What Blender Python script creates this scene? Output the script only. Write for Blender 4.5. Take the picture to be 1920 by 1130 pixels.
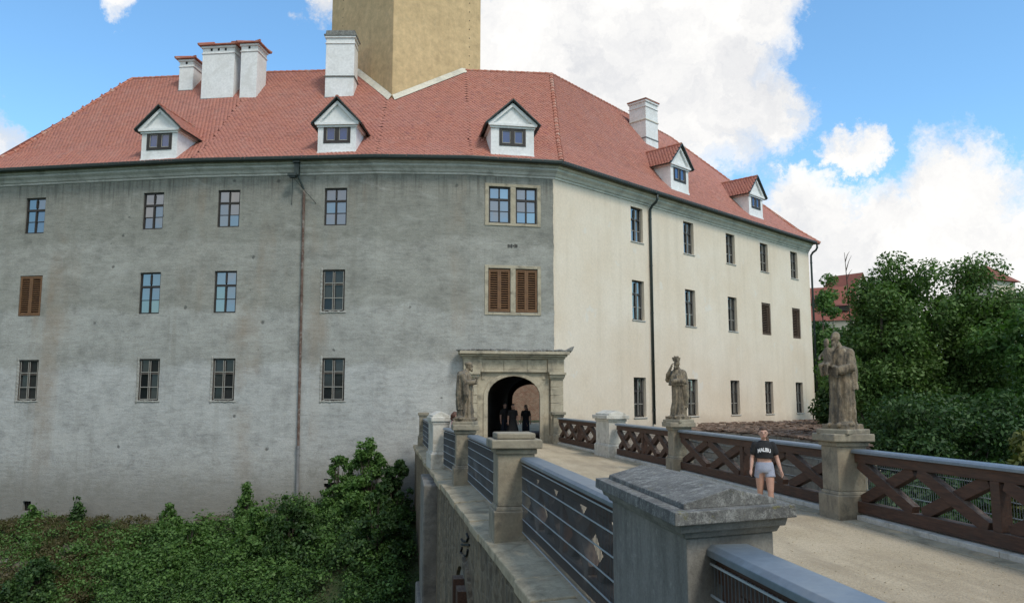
import bpy, bmesh, math, random
import numpy as np
from mathutils import Vector, Matrix, noise as mnoise
from mathutils.bvhtree import BVHTree
random.seed(7); RNG = np.random.default_rng(7)
for o in list(bpy.data.objects): bpy.data.objects.remove(o)
SC = bpy.context.scene; COL = SC.collection
rad = math.radians
# ------------------------------------------------------------------ camera
F = 1500.0; PITCH = math.atan(182/F); YAW = math.atan(205/math.hypot(F, 182)); CAMH = 2.05
cam = bpy.data.cameras.new('camera'); cam.sensor_fit = 'HORIZONTAL'; cam.sensor_width = 36; cam.lens = F/1920*36
cam.clip_start = 0.05; cam.clip_end = 9000
co = bpy.data.objects.new('camera', cam); COL.objects.link(co)
co.location = (0, 0, CAMH); co.rotation_euler = (math.pi/2+PITCH, 0, -YAW); SC.camera = co
def ray(u, v):
    dx = (u-960)/F; dv = (565-v)/F
    d = (dx, math.cos(PITCH)-dv*math.sin(PITCH), math.sin(PITCH)+dv*math.cos(PITCH))
    c, s = math.cos(YAW), math.sin(YAW)
    return Vector((d[0]*c+d[1]*s, -d[0]*s+d[1]*c, d[2]))
O = Vector((0, 0, CAMH))
def atz(u, v, z):
    d = ray(u, v); return O+d*((z-CAMH)/d.z)
def az(a): a = rad(a); return Vector((math.sin(a), math.cos(a), 0))
def hit(u, p, d):
    r = ray(u, 747); A = np.array([[r.x, -d.x], [r.y, -d.y]]); s = np.linalg.solve(A, [p.x, p.y]); return Vector((r.x*s[0], r.y*s[0], 0))
def onplane(u, v, p, n):
    d = ray(u, v); return O+d*((p-O).dot(n)/d.dot(n))
# ------------------------------------------------------------------ node helper
class NT:
    def __init__(s, tree): s.t = tree; s.n = tree.nodes; s.l = tree.links
    def node(s, typ, **kw):
        x = s.n.new(typ)
        for k, v in kw.items(): setattr(x, k, v)
        return x
    def put(s, sock, v):
        if isinstance(v, bpy.types.NodeSocket): s.l.new(v, sock)
        elif v is not None:
            if hasattr(sock.default_value, '__len__') and not hasattr(v, '__len__'): v = (v,)*len(sock.default_value)
            if hasattr(v, '__len__') and len(v) == 3 and len(sock.default_value) == 4: v = (*v, 1)
            sock.default_value = v
    def noise(s, vec, scale, detail=5, rough=.55, dist=0):
        x = s.node('ShaderNodeTexNoise'); s.put(x.inputs['Vector'], vec)
        x.inputs['Scale'].default_value = scale; x.inputs['Detail'].default_value = detail
        x.inputs['Roughness'].default_value = rough; x.inputs['Distortion'].default_value = dist
        return x.outputs['Fac']
    def voro(s, vec, scale, feature='F1', out='Distance', rnd=1):
        x = s.node('ShaderNodeTexVoronoi', feature=feature); s.put(x.inputs['Vector'], vec)
        x.inputs['Scale'].default_value = scale; x.inputs['Randomness'].default_value = rnd
        return x.outputs[out]
    def math(s, op, a, b=0, c=0, clamp=False):
        x = s.node('ShaderNodeMath', operation=op, use_clamp=clamp)
        for i, v in enumerate((a, b, c)): s.put(x.inputs[i], v)
        return x.outputs[0]
    def vmath(s, op, a, b=None):
        x = s.node('ShaderNodeVectorMath', operation=op); s.put(x.inputs[0], a)
        if b is not None: s.put(x.inputs[1], b)
        return x.outputs['Value'] if op == 'DOT_PRODUCT' else x.outputs[0]
    def ramp(s, fac, stops):
        x = s.node('ShaderNodeValToRGB'); e = x.color_ramp.elements
        while len(e) < len(stops): e.new(.5)
        for el, (p, c) in zip(e, stops):
            el.position = p; el.color = (c, c, c, 1) if not hasattr(c, '__len__') else (*c[:3], 1)
        s.put(x.inputs[0], fac); return x.outputs[0]
    def mix(s, fac, a, b, mode='MIX'):
        x = s.node('ShaderNodeMix', data_type='RGBA', blend_type=mode)
        s.put(x.inputs[0], fac); s.put(x.inputs[6], a); s.put(x.inputs[7], b); return x.outputs[2]
    def scale(s, vec, v): return s.vmath('MULTIPLY', vec, v)
    def sep(s, vec): x = s.node('ShaderNodeSeparateXYZ'); s.put(x.inputs[0], vec); return x.outputs
    def pos(s): return s.node('ShaderNodeNewGeometry').outputs['Position']
    def obj(s): return s.node('ShaderNodeTexCoord').outputs['Object']
    def island(s): return s.node('ShaderNodeNewGeometry').outputs['Random Per Island']
    def orand(s): return s.node('ShaderNodeObjectInfo').outputs['Random']
    def bump(s, h, strength=.3, dist=.02):
        x = s.node('ShaderNodeBump'); s.put(x.inputs['Height'], h); x.inputs['Strength'].default_value = strength
        x.inputs['Distance'].default_value = dist; return x.outputs[0]
M = {}
def mat(name, fn=None, col=(.5, .5, .5), rough=.8, **kw):
    m = bpy.data.materials.new(name); m.use_nodes = True; nt = NT(m.node_tree)
    b = m.node_tree.nodes['Principled BSDF']; b.inputs['Base Color'].default_value = (*col, 1); b.inputs['Roughness'].default_value = rough
    for k, v in kw.items(): b.inputs[k.replace('_', ' ')].default_value = v
    if fn:
        r = fn(nt)
        if r.get('col') is not None: nt.put(b.inputs['Base Color'], r['col'])
        if r.get('bump') is not None: nt.put(b.inputs['Normal'], r['bump'])
        if r.get('rough') is not None: nt.put(b.inputs['Roughness'], r['rough'])
    M[name] = m; return m
# ------------------------------------------------------------------ world, sun, exposure
SUN_AZ, SUN_EL = 150.0, 52.0          # degrees clockwise from +Y (the bridge axis); behind the viewer's right shoulder
w = bpy.data.worlds.new('World'); SC.world = w; w.use_nodes = True
t = NT(w.node_tree); t.n.clear()
out = t.node('ShaderNodeOutputWorld'); bg1 = t.node('ShaderNodeBackground'); bg2 = t.node('ShaderNodeBackground'); mx = t.node('ShaderNodeMixShader')
sky = t.node('ShaderNodeTexSky', sky_type='NISHITA'); sky.sun_disc = False
sky.sun_elevation = rad(SUN_EL); sky.sun_rotation = rad(SUN_AZ); sky.air_density = 1.0; sky.dust_density = 1.0; sky.ozone_density = .6
t.put(bg1.inputs[0], t.mix(1, sky.outputs[0], (.70, 1.0, 1.12), 'MULTIPLY')); bg1.inputs[1].default_value = 0.15
D = t.node('ShaderNodeTexCoord').outputs['Generated']
wob = t.node('ShaderNodeTexNoise'); wob.inputs['Scale'].default_value = 8; wob.inputs['Detail'].default_value = 10; wob.inputs['Roughness'].default_value = .72; t.l.new(D, wob.inputs['Vector'])
wv = t.vmath('SUBTRACT', wob.outputs['Color'], (.5, .5, .5)); Dw = t.vmath('NORMALIZE', t.vmath('ADD', D, t.scale(wv, (.17, .17, .17))))
# cloud banks: (pixel, angular radius, weight), then further banks all round the sky
banks = [((985, 150), .13, 1), ((1110, 150), .13, 1), ((1230, 50), .12, 1), ((1310, 180), .095, 1), ((1380, 10), .075, .9), ((1430, 205), .05, .85), ((1190, 250), .11, 1), ((1350, 250), .05, .8),
         ((1580, 275), .026, .7), ((1480, 395), .05, .9), ((1640, 440), .06, .95), ((1800, 365), .065, 1), ((1570, 500), .075, .9), ((1700, 490), .075, .95), ((1850, 470), .085, .95), ((1930, 440), .05, .85),
         ((0, 225), .03, .6), ((190, -10), .03, .6), ((612, -10), .03, .6), ((930, 5), .06, .75), ((1060, 20), .05, .7)]
dirs = [(ray(*p).normalized(), r, wt) for p, r, wt in banks]
for k in range(14):
    a = 360*((k*.618) % 1); e = 8+55*((k*.377) % 1)
    dv = Vector((math.sin(rad(a))*math.cos(rad(e)), math.cos(rad(a))*math.cos(rad(e)), math.sin(rad(e))))
    if dv.angle(ray(960, 400)) > rad(66): dirs.append((dv, .20+.16*((k*.73) % 1), .9))
mask = None
for dv, r, wt in dirs:
    c = t.math('SUBTRACT', 1, t.vmath('DOT_PRODUCT', Dw, tuple(dv)))
    g = t.math('MULTIPLY', t.math('SUBTRACT', 1, t.math('DIVIDE', c, r*r/2*1.6), clamp=True), wt)
    mask = g if mask is None else t.math('MAXIMUM', mask, g)
fine = t.math('SUBTRACT', t.noise(Dw, 9, 9, .66), .5)
dens = t.math('ADD', t.math('MULTIPLY', mask, 1.35), t.math('MULTIPLY', fine, t.math('ADD', .14, t.math('MULTIPLY', mask, 2.6))))
cov = t.ramp(dens, [(.04, .0), (.25, .22), (.50, .70), (.85, 1)])
shade = t.ramp(t.math('ADD', t.noise(Dw, 4.5, 7, .6), t.math('MULTIPLY', fine, .35)), [(.36, (.70, .71, .735)), (.5, (.86, .855, .85)), (.62, (.97, .955, .93))])
t.put(bg2.inputs[0], shade); bg2.inputs[1].default_value = .74
t.l.new(cov, mx.inputs[0]); t.l.new(bg1.outputs[0], mx.inputs[1]); t.l.new(bg2.outputs[0], mx.inputs[2]); t.l.new(mx.outputs[0], out.inputs[0])
sl = bpy.data.lights.new('sun', 'SUN'); sl.energy = 1.4; sl.angle = rad(14); sl.color = (1, .94, .85)
so = bpy.data.objects.new('sun', sl); COL.objects.link(so)
sd = Vector((math.sin(rad(SUN_AZ))*math.cos(rad(SUN_EL)), math.cos(rad(SUN_AZ))*math.cos(rad(SUN_EL)), math.sin(rad(SUN_EL))))
so.rotation_euler = (-sd).to_track_quat('-Z', 'Y').to_euler(); so.location = (0, -20, 60)
SC.view_settings.view_transform = 'Standard'; SC.view_settings.look = 'None'; SC.view_settings.gamma = 1; SC.view_settings.exposure = 0.58
SC.render.engine = 'CYCLES'
# ------------------------------------------------------------------ materials
def ramp2(n, f, a, b): return n.mix(f, a, b)
def m_grey(n):
    p = n.pos(); z = n.sep(p)[2]
    big = n.noise(p, .28, 7, .62); med = n.noise(p, 1.1, 9, .68); hor = n.noise(n.vmath('ADD', n.scale(p, (1, 1, 4.5)), n.scale(med, (.8, .8, .8))), 1.7, 9, .72); fine = n.noise(n.scale(p, (1, 1, 1.8)), 13, 7, .72)
    zz = n.math('DIVIDE', n.math('ADD', n.math('ADD', z, n.math('MULTIPLY', big, 2.4)), 4.4), 20)
    c = n.ramp(zz, [(.0, (.25, .24, .21)), (.16, (.32, .31, .28)), (.26, (.405, .40, .375)), (.45, (.42, .415, .39)), (.465, (.33, .323, .29)), (.59, (.36, .352, .318)), (.605, (.285, .277, .24)), (.75, (.315, .305, .268)), (.765, (.26, .253, .217)), (.95, (.25, .243, .208))])
    c = n.mix(1, c, n.ramp(med, [(.28, .70), (.5, 1), (.72, 1.12)]), 'MULTIPLY')
    c = n.mix(.6, c, n.ramp(hor, [(.32, .66), (.5, 1), (.68, 1.2)]), 'MULTIPLY')
    c = n.mix(.8, c, n.ramp(fine, [(.3, .72), (.5, 1), (.7, 1.16)]), 'MULTIPLY')
    streak = n.noise(n.scale(p, (1.2, 1.2, .07)), 1.5, 7, .65)
    c = n.mix(n.ramp(streak, [(.54, 0), (.74, .35)]), c, (.19, .175, .14))
    drip = n.math('MULTIPLY', n.ramp(n.noise(n.scale(p, (3, 3, .12)), 2.2, 6, .7), [(.48, 0), (.64, .8)]), n.ramp(n.math('DIVIDE', n.math('ADD', z, n.math('MULTIPLY', med, 2)), 14), [(.86, 0), (.97, .9)]))
    c = n.mix(drip, c, (.10, .095, .078))
    ru = n.math('MULTIPLY', n.ramp(n.noise(n.scale(p, (1, 1, .12)), .5, 5), [(.55, 0), (.68, .5)]), n.ramp(big, [(.4, 0), (.6, 1)]))
    c = n.mix(ru, c, (.28, .20, .13))
    blot = n.ramp(n.noise(p, .75, 10, .78, .8), [(.55, 0), (.70, .5)]); c = n.mix(blot, c, (.18, .172, .15))
    pale = n.ramp(n.noise(n.scale(p, (1, 1, 2)), .42, 8, .7, .5), [(.54, 0), (.70, .4)]); c = n.mix(pale, c, (.50, .485, .44))
    chips = n.ramp(n.voro(n.vmath('ADD', p, n.scale(med, (.5, .5, .5))), .85), [(.04, 1), (.09, 0)])
    c = n.mix(n.math('MULTIPLY', chips, .8), c, (.09, .088, .08))
    low = n.ramp(n.math('ADD', n.math('MULTIPLY', z, -.12), n.math('MULTIPLY', med, .9)), [(.55, 0), (.8, .6)])
    c = n.mix(low, c, (.17, .16, .135))
    h = n.math('ADD', n.math('MULTIPLY', hor, .8), n.math('SUBTRACT', n.math('MULTIPLY', fine, .6), n.math('MULTIPLY', chips, .8)))
    return dict(col=c, bump=n.bump(h, .5, .035))
mat('grey_render', m_grey, rough=.95)
def m_cream(n):
    p = n.pos(); z = n.sep(p)[2]; big = n.noise(p, .4, 6, .6); fine = n.noise(p, 9, 6, .7); st = n.noise(n.scale(p, (1.5, 1.5, .1)), 1.5, 5)
    c = n.mix(n.ramp(big, [(.35, 0), (.65, 1)]), (.69, .575, .435), (.74, .64, .51))
    c = n.mix(n.ramp(st, [(.5, 0), (.75, .35)]), c, (.55, .46, .34))
    c = n.mix(1, c, n.ramp(fine, [(.3, .9), (.7, 1.05)]), 'MULTIPLY')
    pat = n.ramp(n.noise(p, .9, 4), [(.66, 0), (.69, .5)]); c = n.mix(pat, c, (.68, .64, .57))
    low = n.ramp(n.math('ADD', z, n.math('MULTIPLY', fine, 1.6)), [(.0, 1), (.9, .9), (1, 0)])
    c = n.mix(n.math('MULTIPLY', n.ramp(n.math('DIVIDE', n.math('ADD', z, n.math('MULTIPLY', big, 1.5)), 3), [(.3, .7), (.65, 0)]), 1), c, (.42, .33, .25))
    return dict(col=c, bump=n.bump(n.math('ADD', fine, n.math('MULTIPLY', big, 2)), .35, .02))
mat('cream_render', m_cream, rough=.95)
def m_plain(a, b, sc=3, bs=.3, stain=None, bd=.02):
    def f(n):
        p = n.pos(); q = n.noise(p, sc, 7, .65); r = n.noise(p, sc*7, 5, .7)
        c = n.mix(n.ramp(q, [(.35, 0), (.65, 1)]), a, b); c = n.mix(.6, c, n.ramp(r, [(.3, .75), (.7, 1.15)]), 'MULTIPLY')
        if stain: c = n.mix(n.ramp(n.noise(p, sc*.8, 8, .7, .6), [(.5, 0), (.64, .85)]), c, stain)
        return dict(col=c, bump=n.bump(n.math('ADD', q, n.math('MULTIPLY', r, .5)), bs, bd))
    return f
mat('white_plaster', m_plain((.82, .81, .79), (.74, .73, .705), 1.2, .2, (.66, .645, .61)), rough=.9)
mat('worn_plaster', m_plain((.40, .385, .345), (.30, .287, .25), 4, .5, (.22, .205, .175)), rough=1)
mat('cornice_grey', m_plain((.56, .53, .475), (.46, .435, .385), 1.2, .3, (.32, .30, .26)), rough=.9)
mat('cornice_cream', m_plain((.66, .60, .48), (.56, .52, .42), 1.2, .3, (.4, .37, .3)), rough=.9)
def m_tower(n):
    p = n.pos(); a = n.noise(p, .45, 8, .65); b = n.noise(p, 2.5, 9, .72); st = n.noise(n.scale(p, (2.5, 2.5, .12)), 1.0, 7, .65)
    c = n.mix(n.ramp(a, [(.35, 0), (.65, 1)]), (.64, .455, .24), (.56, .395, .205)); c = n.mix(n.ramp(st, [(.5, 0), (.72, .35)]), c, (.44, .31, .16))
    c = n.mix(n.ramp(n.noise(p, .9, 9, .75, 1), [(.57, 0), (.70, .3)]), c, (.70, .56, .36)); c = n.mix(.9, c, n.ramp(b, [(.3, .72), (.7, 1.18)]), 'MULTIPLY')
    return dict(col=c, bump=n.bump(b, .5, .04))
mat('tower_render', m_tower, rough=.95)
mat('stone', m_plain((.33, .29, .21), (.24, .205, .15), 3, .6, (.14, .125, .095)), rough=.95)
mat('portal_stone', m_plain((.46, .40, .29), (.36, .31, .225), 2, .5, (.2, .175, .13)), rough=.95)
def m_pier(n):
    p = n.pos(); a = n.noise(p, 2.2, 8, .7); st = n.noise(n.vmath('ADD', n.scale(p, (3.2, 3.2, .6)), n.scale(a, (.9, .9, .9))), 1.5, 8, .72); f = n.noise(p, 45, 5, .75)
    c = n.mix(n.ramp(a, [(.35, 0), (.65, 1)]), (.25, .243, .218), (.185, .18, .16)); c = n.mix(n.ramp(st, [(.44, 0), (.66, .75)]), c, (.105, .10, .088))
    c = n.mix(n.ramp(n.noise(p, 5, 8, .75), [(.58, 0), (.7, .55)]), c, (.40, .39, .35)); c = n.mix(.8, c, n.ramp(f, [(.3, .75), (.7, 1.18)]), 'MULTIPLY')
    return dict(col=c, bump=n.bump(n.math('ADD', f, a), .6, .012))
mat('pier_stone', m_pier, rough=.95)
def m_lichen(n):
    p = n.pos(); a = n.noise(p, 4.5, 10, .8); b = n.noise(p, 38, 9, .85); f = n.noise(p, 95, 6, .85)
    c = n.mix(n.ramp(a, [(.36, 0), (.6, 1)]), (.085, .083, .078), (.21, .205, .185))
    c = n.mix(n.ramp(n.noise(p, 14, 10, .85), [(.5, 0), (.6, .8)]), c, (.40, .395, .36)); c = n.mix(n.ramp(b, [(.54, 0), (.62, .7)]), c, (.33, .325, .295))
    c = n.mix(n.ramp(n.noise(p, 11, 8, .75), [(.60, 0), (.67, .7)]), c, (.21, .19, .05)); c = n.mix(n.ramp(f, [(.36, .85), (.48, 0)]), c, (.05, .05, .047))
    return dict(col=c, bump=n.bump(n.math('ADD', b, n.math('MULTIPLY', a, .5)), .9, .02))
mat('lichen_stone', m_lichen, rough=1)
def m_statue(n):
    p = n.pos(); a = n.noise(p, 3.5, 8, .7); b = n.noise(p, 30, 6, .75); st = n.noise(n.scale(p, (1, 1, .22)), 7, 7, .7); up = n.sep(n.node('ShaderNodeNewGeometry').outputs['Normal'])[2]
    c = n.mix(n.ramp(a, [(.38, 0), (.6, 1)]), (.30, .235, .155), (.19, .15, .10)); c = n.mix(n.ramp(st, [(.47, 0), (.60, .85)]), c, (.07, .06, .048))
    c = n.mix(n.ramp(n.noise(p, 9, 8, .75), [(.56, 0), (.66, .6)]), c, (.44, .38, .28)); c = n.mix(n.math('MULTIPLY', n.ramp(up, [(.35, 0), (.8, 1)]), .6), c, (.10, .095, .08))
    c = n.mix(.9, c, n.ramp(b, [(.3, .65), (.7, 1.25)]), 'MULTIPLY')
    return dict(col=c, bump=n.bump(n.math('ADD', b, a), .8, .012))
mat('statue_stone', m_statue, rough=.95)
def m_tile(n):
    p = n.pos(); r = n.island(); q = n.noise(p, .5, 6, .65)
    c = n.ramp(r, [(0, (.36, .125, .082)), (.3, (.42, .155, .10)), (.7, (.46, .178, .118)), (.95, (.39, .14, .10)), (1, (.30, .105, .085))])
    c = n.mix(n.ramp(q, [(.3, .1), (.7, .65)]), c, (.40, .185, .15))
    c = n.mix(n.ramp(n.noise(p, 2.2, 8, .72), [(.5, 0), (.72, .6)]), c, (.24, .115, .09)); c = n.mix(n.ramp(n.noise(n.scale(p, (2, 2, .3)), .8, 6, .65), [(.55, 0), (.7, .35)]), c, (.45, .26, .21))
    return dict(col=c, bump=n.bump(n.noise(p, 30, 4), .3, .01))
mat('roof_tile', m_tile, rough=.85)
mat('roof_under', m_plain((.25, .08, .055), (.2, .065, .045), 2), rough=.9)
mat('ridge_tile', m_plain((.44, .17, .11), (.36, .12, .08), 2, .4, (.45, .33, .26)), rough=.9)
def m_wood(n):
    p = n.obj(); q = n.noise(n.scale(n.pos(), (9, 1.2, 9)), 3, 6, .6); r = n.noise(n.pos(), 2.5, 5)
    c = n.mix(n.ramp(q, [(.35, 0), (.65, 1)]), (.044, .020, .011), (.088, .040, .022)); c = n.mix(n.ramp(r, [(.5, 0), (.75, .5)]), c, (.05, .032, .022))
    up = n.sep(n.node('ShaderNodeNewGeometry').outputs['Normal'])[2]
    pale_top = n.math('MULTIPLY', n.ramp(up, [(.35, 0), (.6, 1)]), n.ramp(n.noise(n.scale(n.pos(), (6, 1, 6)), 4, 6, .7), [(.35, 0), (.6, .8)]))  # patchy paler brown on upward faces
    c = n.mix(pale_top, c, (.17, .135, .10))
    return dict(col=c, bump=n.bump(q, .4, .01))
mat('timber', m_wood, rough=.7)
mat('rail_cap', m_plain((.20, .245, .285), (.165, .205, .245), 2.5, .06, (.24, .27, .29)), rough=.42)
M['rail_cap'].node_tree.nodes['Principled BSDF'].inputs['Metallic'].default_value = .35
mat('wire', col=(.13, .145, .155), rough=.5, Metallic=.3)
mat('wire_pale', col=(.42, .47, .50), rough=.45, Metallic=.3)
mat('gutter', m_plain((.022, .032, .028), (.035, .045, .04), 4, .1), rough=.5)
mat('rust_pipe', m_plain((.09, .05, .035), (.16, .10, .075), 5, .4, (.26, .23, .2)), rough=.85)
mat('grey_pipe', m_plain((.22, .22, .22), (.16, .155, .15), 4, .3), rough=.7)
mat('window_frame', m_plain((.022, .017, .013), (.035, .026, .02), 6, .2), rough=.6)
mat('window_frame_old', m_plain((.06, .045, .035), (.10, .085, .07), 6, .3), rough=.8)
mat('muntin_pale', col=(.33, .31, .27), rough=.8)
mat('shutter_wood', m_plain((.19, .095, .04), (.13, .065, .03), 5, .3), rough=.75)
mat('shutter_dark', m_plain((.10, .06, .035), (.07, .042, .025), 5, .3), rough=.75)
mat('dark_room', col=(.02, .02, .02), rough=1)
def m_glass(n):
    p = n.pos(); return dict(col=n.mix(n.orand(), (.012, .014, .016), (.05, .05, .048)), bump=n.bump(n.noise(p, 1.3, 2), .06, .05))
mat('glass', m_glass, rough=.04, IOR=2.9)
mat('glass_old', m_glass, rough=.08, IOR=1.4)
mat('blue_glass', col=(.02, .05, .16), rough=.05, IOR=2.0)
def m_gravel(n):
    p = n.pos(); a = n.noise(p, 55, 4, .8); b = n.noise(p, .7, 6, .6); v = n.voro(p, 38)
    c = n.mix(n.ramp(b, [(.35, 0), (.65, 1)]), (.41, .33, .215), (.50, .41, .28)); c = n.mix(.85, c, n.ramp(n.math('ADD', n.math('MULTIPLY', a, .6), n.math('MULTIPLY', n.noise(p, 17, 5, .8), .4)), [(.36, .42), (.5, 1), (.64, 1.4)]), 'MULTIPLY')
    c = n.mix(n.ramp(n.noise(p, 22, 3, .6), [(.66, 0), (.72, .7)]), c, (.15, .115, .075)); c = n.mix(n.ramp(n.noise(n.scale(p, (1.6, .22, 1)), 1.0, 6, .65), [(.44, 0), (.66, .7)]), c, (.27, .212, .14))
    return dict(col=c, bump=n.bump(n.math('ADD', v, a), .7, .012))
mat('gravel', m_gravel, rough=1)
mat('kerb_stone', m_plain((.62, .585, .51), (.50, .47, .40), 4, .3, (.32, .29, .23)), rough=.9)
mat('coping', m_plain((.50, .42, .285), (.38, .315, .21), 2.2, .8, (.22, .185, .12), .05), rough=1)
def m_bwall(n):
    p = n.pos(); a = n.noise(p, .9, 9, .7); st = n.noise(n.scale(p, (2, 2, .2)), 1.6, 8, .7); b = n.noise(p, 9, 8, .75); v = n.voro(n.vmath('ADD', n.scale(p, (1, 1, 1.6)), n.scale(b, (.3, .3, .3))), 2.2, 'DISTANCE_TO_EDGE')
    c = n.mix(n.ramp(a, [(.35, 0), (.65, 1)]), (.27, .205, .125), (.17, .135, .09)); c = n.mix(n.ramp(st, [(.45, 0), (.65, .75)]), c, (.075, .066, .05)); c = n.mix(n.math('MULTIPLY', n.ramp(v, [(.0, .8), (.05, 0)]), .7), c, (.30, .26, .19))
    c = n.mix(1, c, n.ramp(b, [(.3, .6), (.7, 1.25)]), 'MULTIPLY')
    return dict(col=c, bump=n.bump(n.math('ADD', b, n.math('MULTIPLY', v, 2)), .8, .05))
mat('bridge_wall', m_bwall, rough=1)
mat('rubble', m_plain((.25, .235, .205), (.17, .158, .135), 1.5, .8, (.1, .095, .085), .05), rough=1)
mat('dark_cobble', m_plain((.055, .05, .045), (.035, .032, .03), 9, .8), rough=.8)  # gloom of the passage put into the colour of its dark cobbles
mat('vault', m_plain((.09, .08, .068), (.06, .054, .046), 3, .6), rough=1)  # vault colour darkened to stand in for the tunnel's shade
mat('debris', m_plain((.21, .135, .095), (.15, .105, .078), 3, .8, (.10, .085, .07), .05), rough=1)
def m_brick(n):
    p = n.pos(); x = n.node('ShaderNodeTexBrick'); sp = n.sep(p); cb = n.node('ShaderNodeCombineXYZ'); n.l.new(sp[0], cb.inputs[0]); n.l.new(sp[2], cb.inputs[1])
    n.l.new(cb.outputs[0], x.inputs['Vector']); x.inputs['Scale'].default_value = 2.2
    x.inputs['Color1'].default_value = (.25, .115, .07, 1); x.inputs['Color2'].default_value = (.30, .19, .125, 1); x.inputs['Mortar'].default_value = (.32, .28, .22, 1)
    return dict(col=n.mix(.6, x.outputs[0], n.ramp(n.noise(p, 3, 6, .7), [(.3, .5), (.7, 1.2)]), 'MULTIPLY'), bump=n.bump(n.noise(p, 8, 5), .5, .03))
mat('old_brick', m_brick, rough=1)
def m_ground(n):
    p = n.pos(); a = n.noise(p, .5, 8, .65); b = n.noise(p, 6, 7, .7)
    c = n.mix(n.ramp(a, [(.45, 0), (.68, 1)]), (.035, .06, .016), (.075, .07, .035)); c = n.mix(.8, c, n.ramp(b, [(.3, .5), (.7, 1.3)]), 'MULTIPLY')
    return dict(col=c, bump=n.bump(b, .8, .1))
mat('soil', m_ground, rough=1)
mat('rock', m_plain((.15, .125, .085), (.085, .072, .052), 2.2, 1, (.24, .225, .185), .1), rough=1)
mat('bark', m_plain((.09, .07, .05), (.055, .043, .032), 5, .8), rough=1)
def leafmat(name, a, b, c_):
    m = bpy.data.materials.new(name); m.use_nodes = True; n = NT(m.node_tree); n.n.clear(); M[name] = m
    r = n.island(); p = n.pos(); col = n.ramp(r, [(0, a), (.55, b), (1, c_)])
    col = n.mix(n.ramp(n.noise(p, .8, 3), [(.35, 0), (.65, .45)]), col, a)
    d = n.node('ShaderNodeBsdfPrincipled'); n.put(d.inputs['Base Color'], col); d.inputs['Roughness'].default_value = .55; d.inputs['Specular IOR Level'].default_value = .3
    tr = n.node('ShaderNodeBsdfTranslucent'); n.put(tr.inputs[0], n.mix(1, col, (1.0, 1.25, .5), 'MULTIPLY'))
    x = n.node('ShaderNodeMixShader'); x.inputs[0].default_value = .3; n.l.new(d.outputs[0], x.inputs[1]); n.l.new(tr.outputs[0], x.inputs[2])
    o = n.node('ShaderNodeOutputMaterial'); n.l.new(x.outputs[0], o.inputs[0])
leafmat('leaf_ash', (.052, .098, .022), (.098, .17, .038), (.16, .25, .07))
leafmat('leaf_mid', (.05, .105, .022), (.095, .185, .042), (.155, .26, .075))
leafmat('leaf_dark', (.022, .052, .015), (.045, .094, .025), (.088, .155, .044))
leafmat('leaf_yellow', (.07, .09, .02), (.12, .13, .03), (.18, .17, .05))
leafmat('leaf_dry', (.09, .075, .03), (.12, .10, .045), (.07, .09, .025))
mat('skin', m_plain((.52, .31, .23), (.47, .27, .20), 9, .05), rough=.55)
mat('black_cloth', m_plain((.012, .012, .013), (.02, .02, .021), 14, .4), rough=.9)
mat('denim', m_plain((.30, .33, .42), (.37, .40, .48), 14, .4), rough=.9)
mat('white_print', col=(.8, .8, .8), rough=.8)
mat('hair_brown', m_plain((.055, .030, .017), (.10, .055, .03), 20, .5), rough=.6)
mat('hair_red', m_plain((.075, .028, .015), (.12, .05, .025), 20, .5), rough=.6)
mat('lips', col=(.38, .12, .11), rough=.5); mat('eye', col=(.03, .025, .02), rough=.2)
mat('shoe', col=(.5, .5, .5), rough=.7); mat('pink_cloth', col=(.5, .28, .26), rough=.9); mat('navy_cloth', col=(.015, .02, .035), rough=.9)
mat('graffiti', col=(.012, .012, .012), rough=.7)
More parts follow.
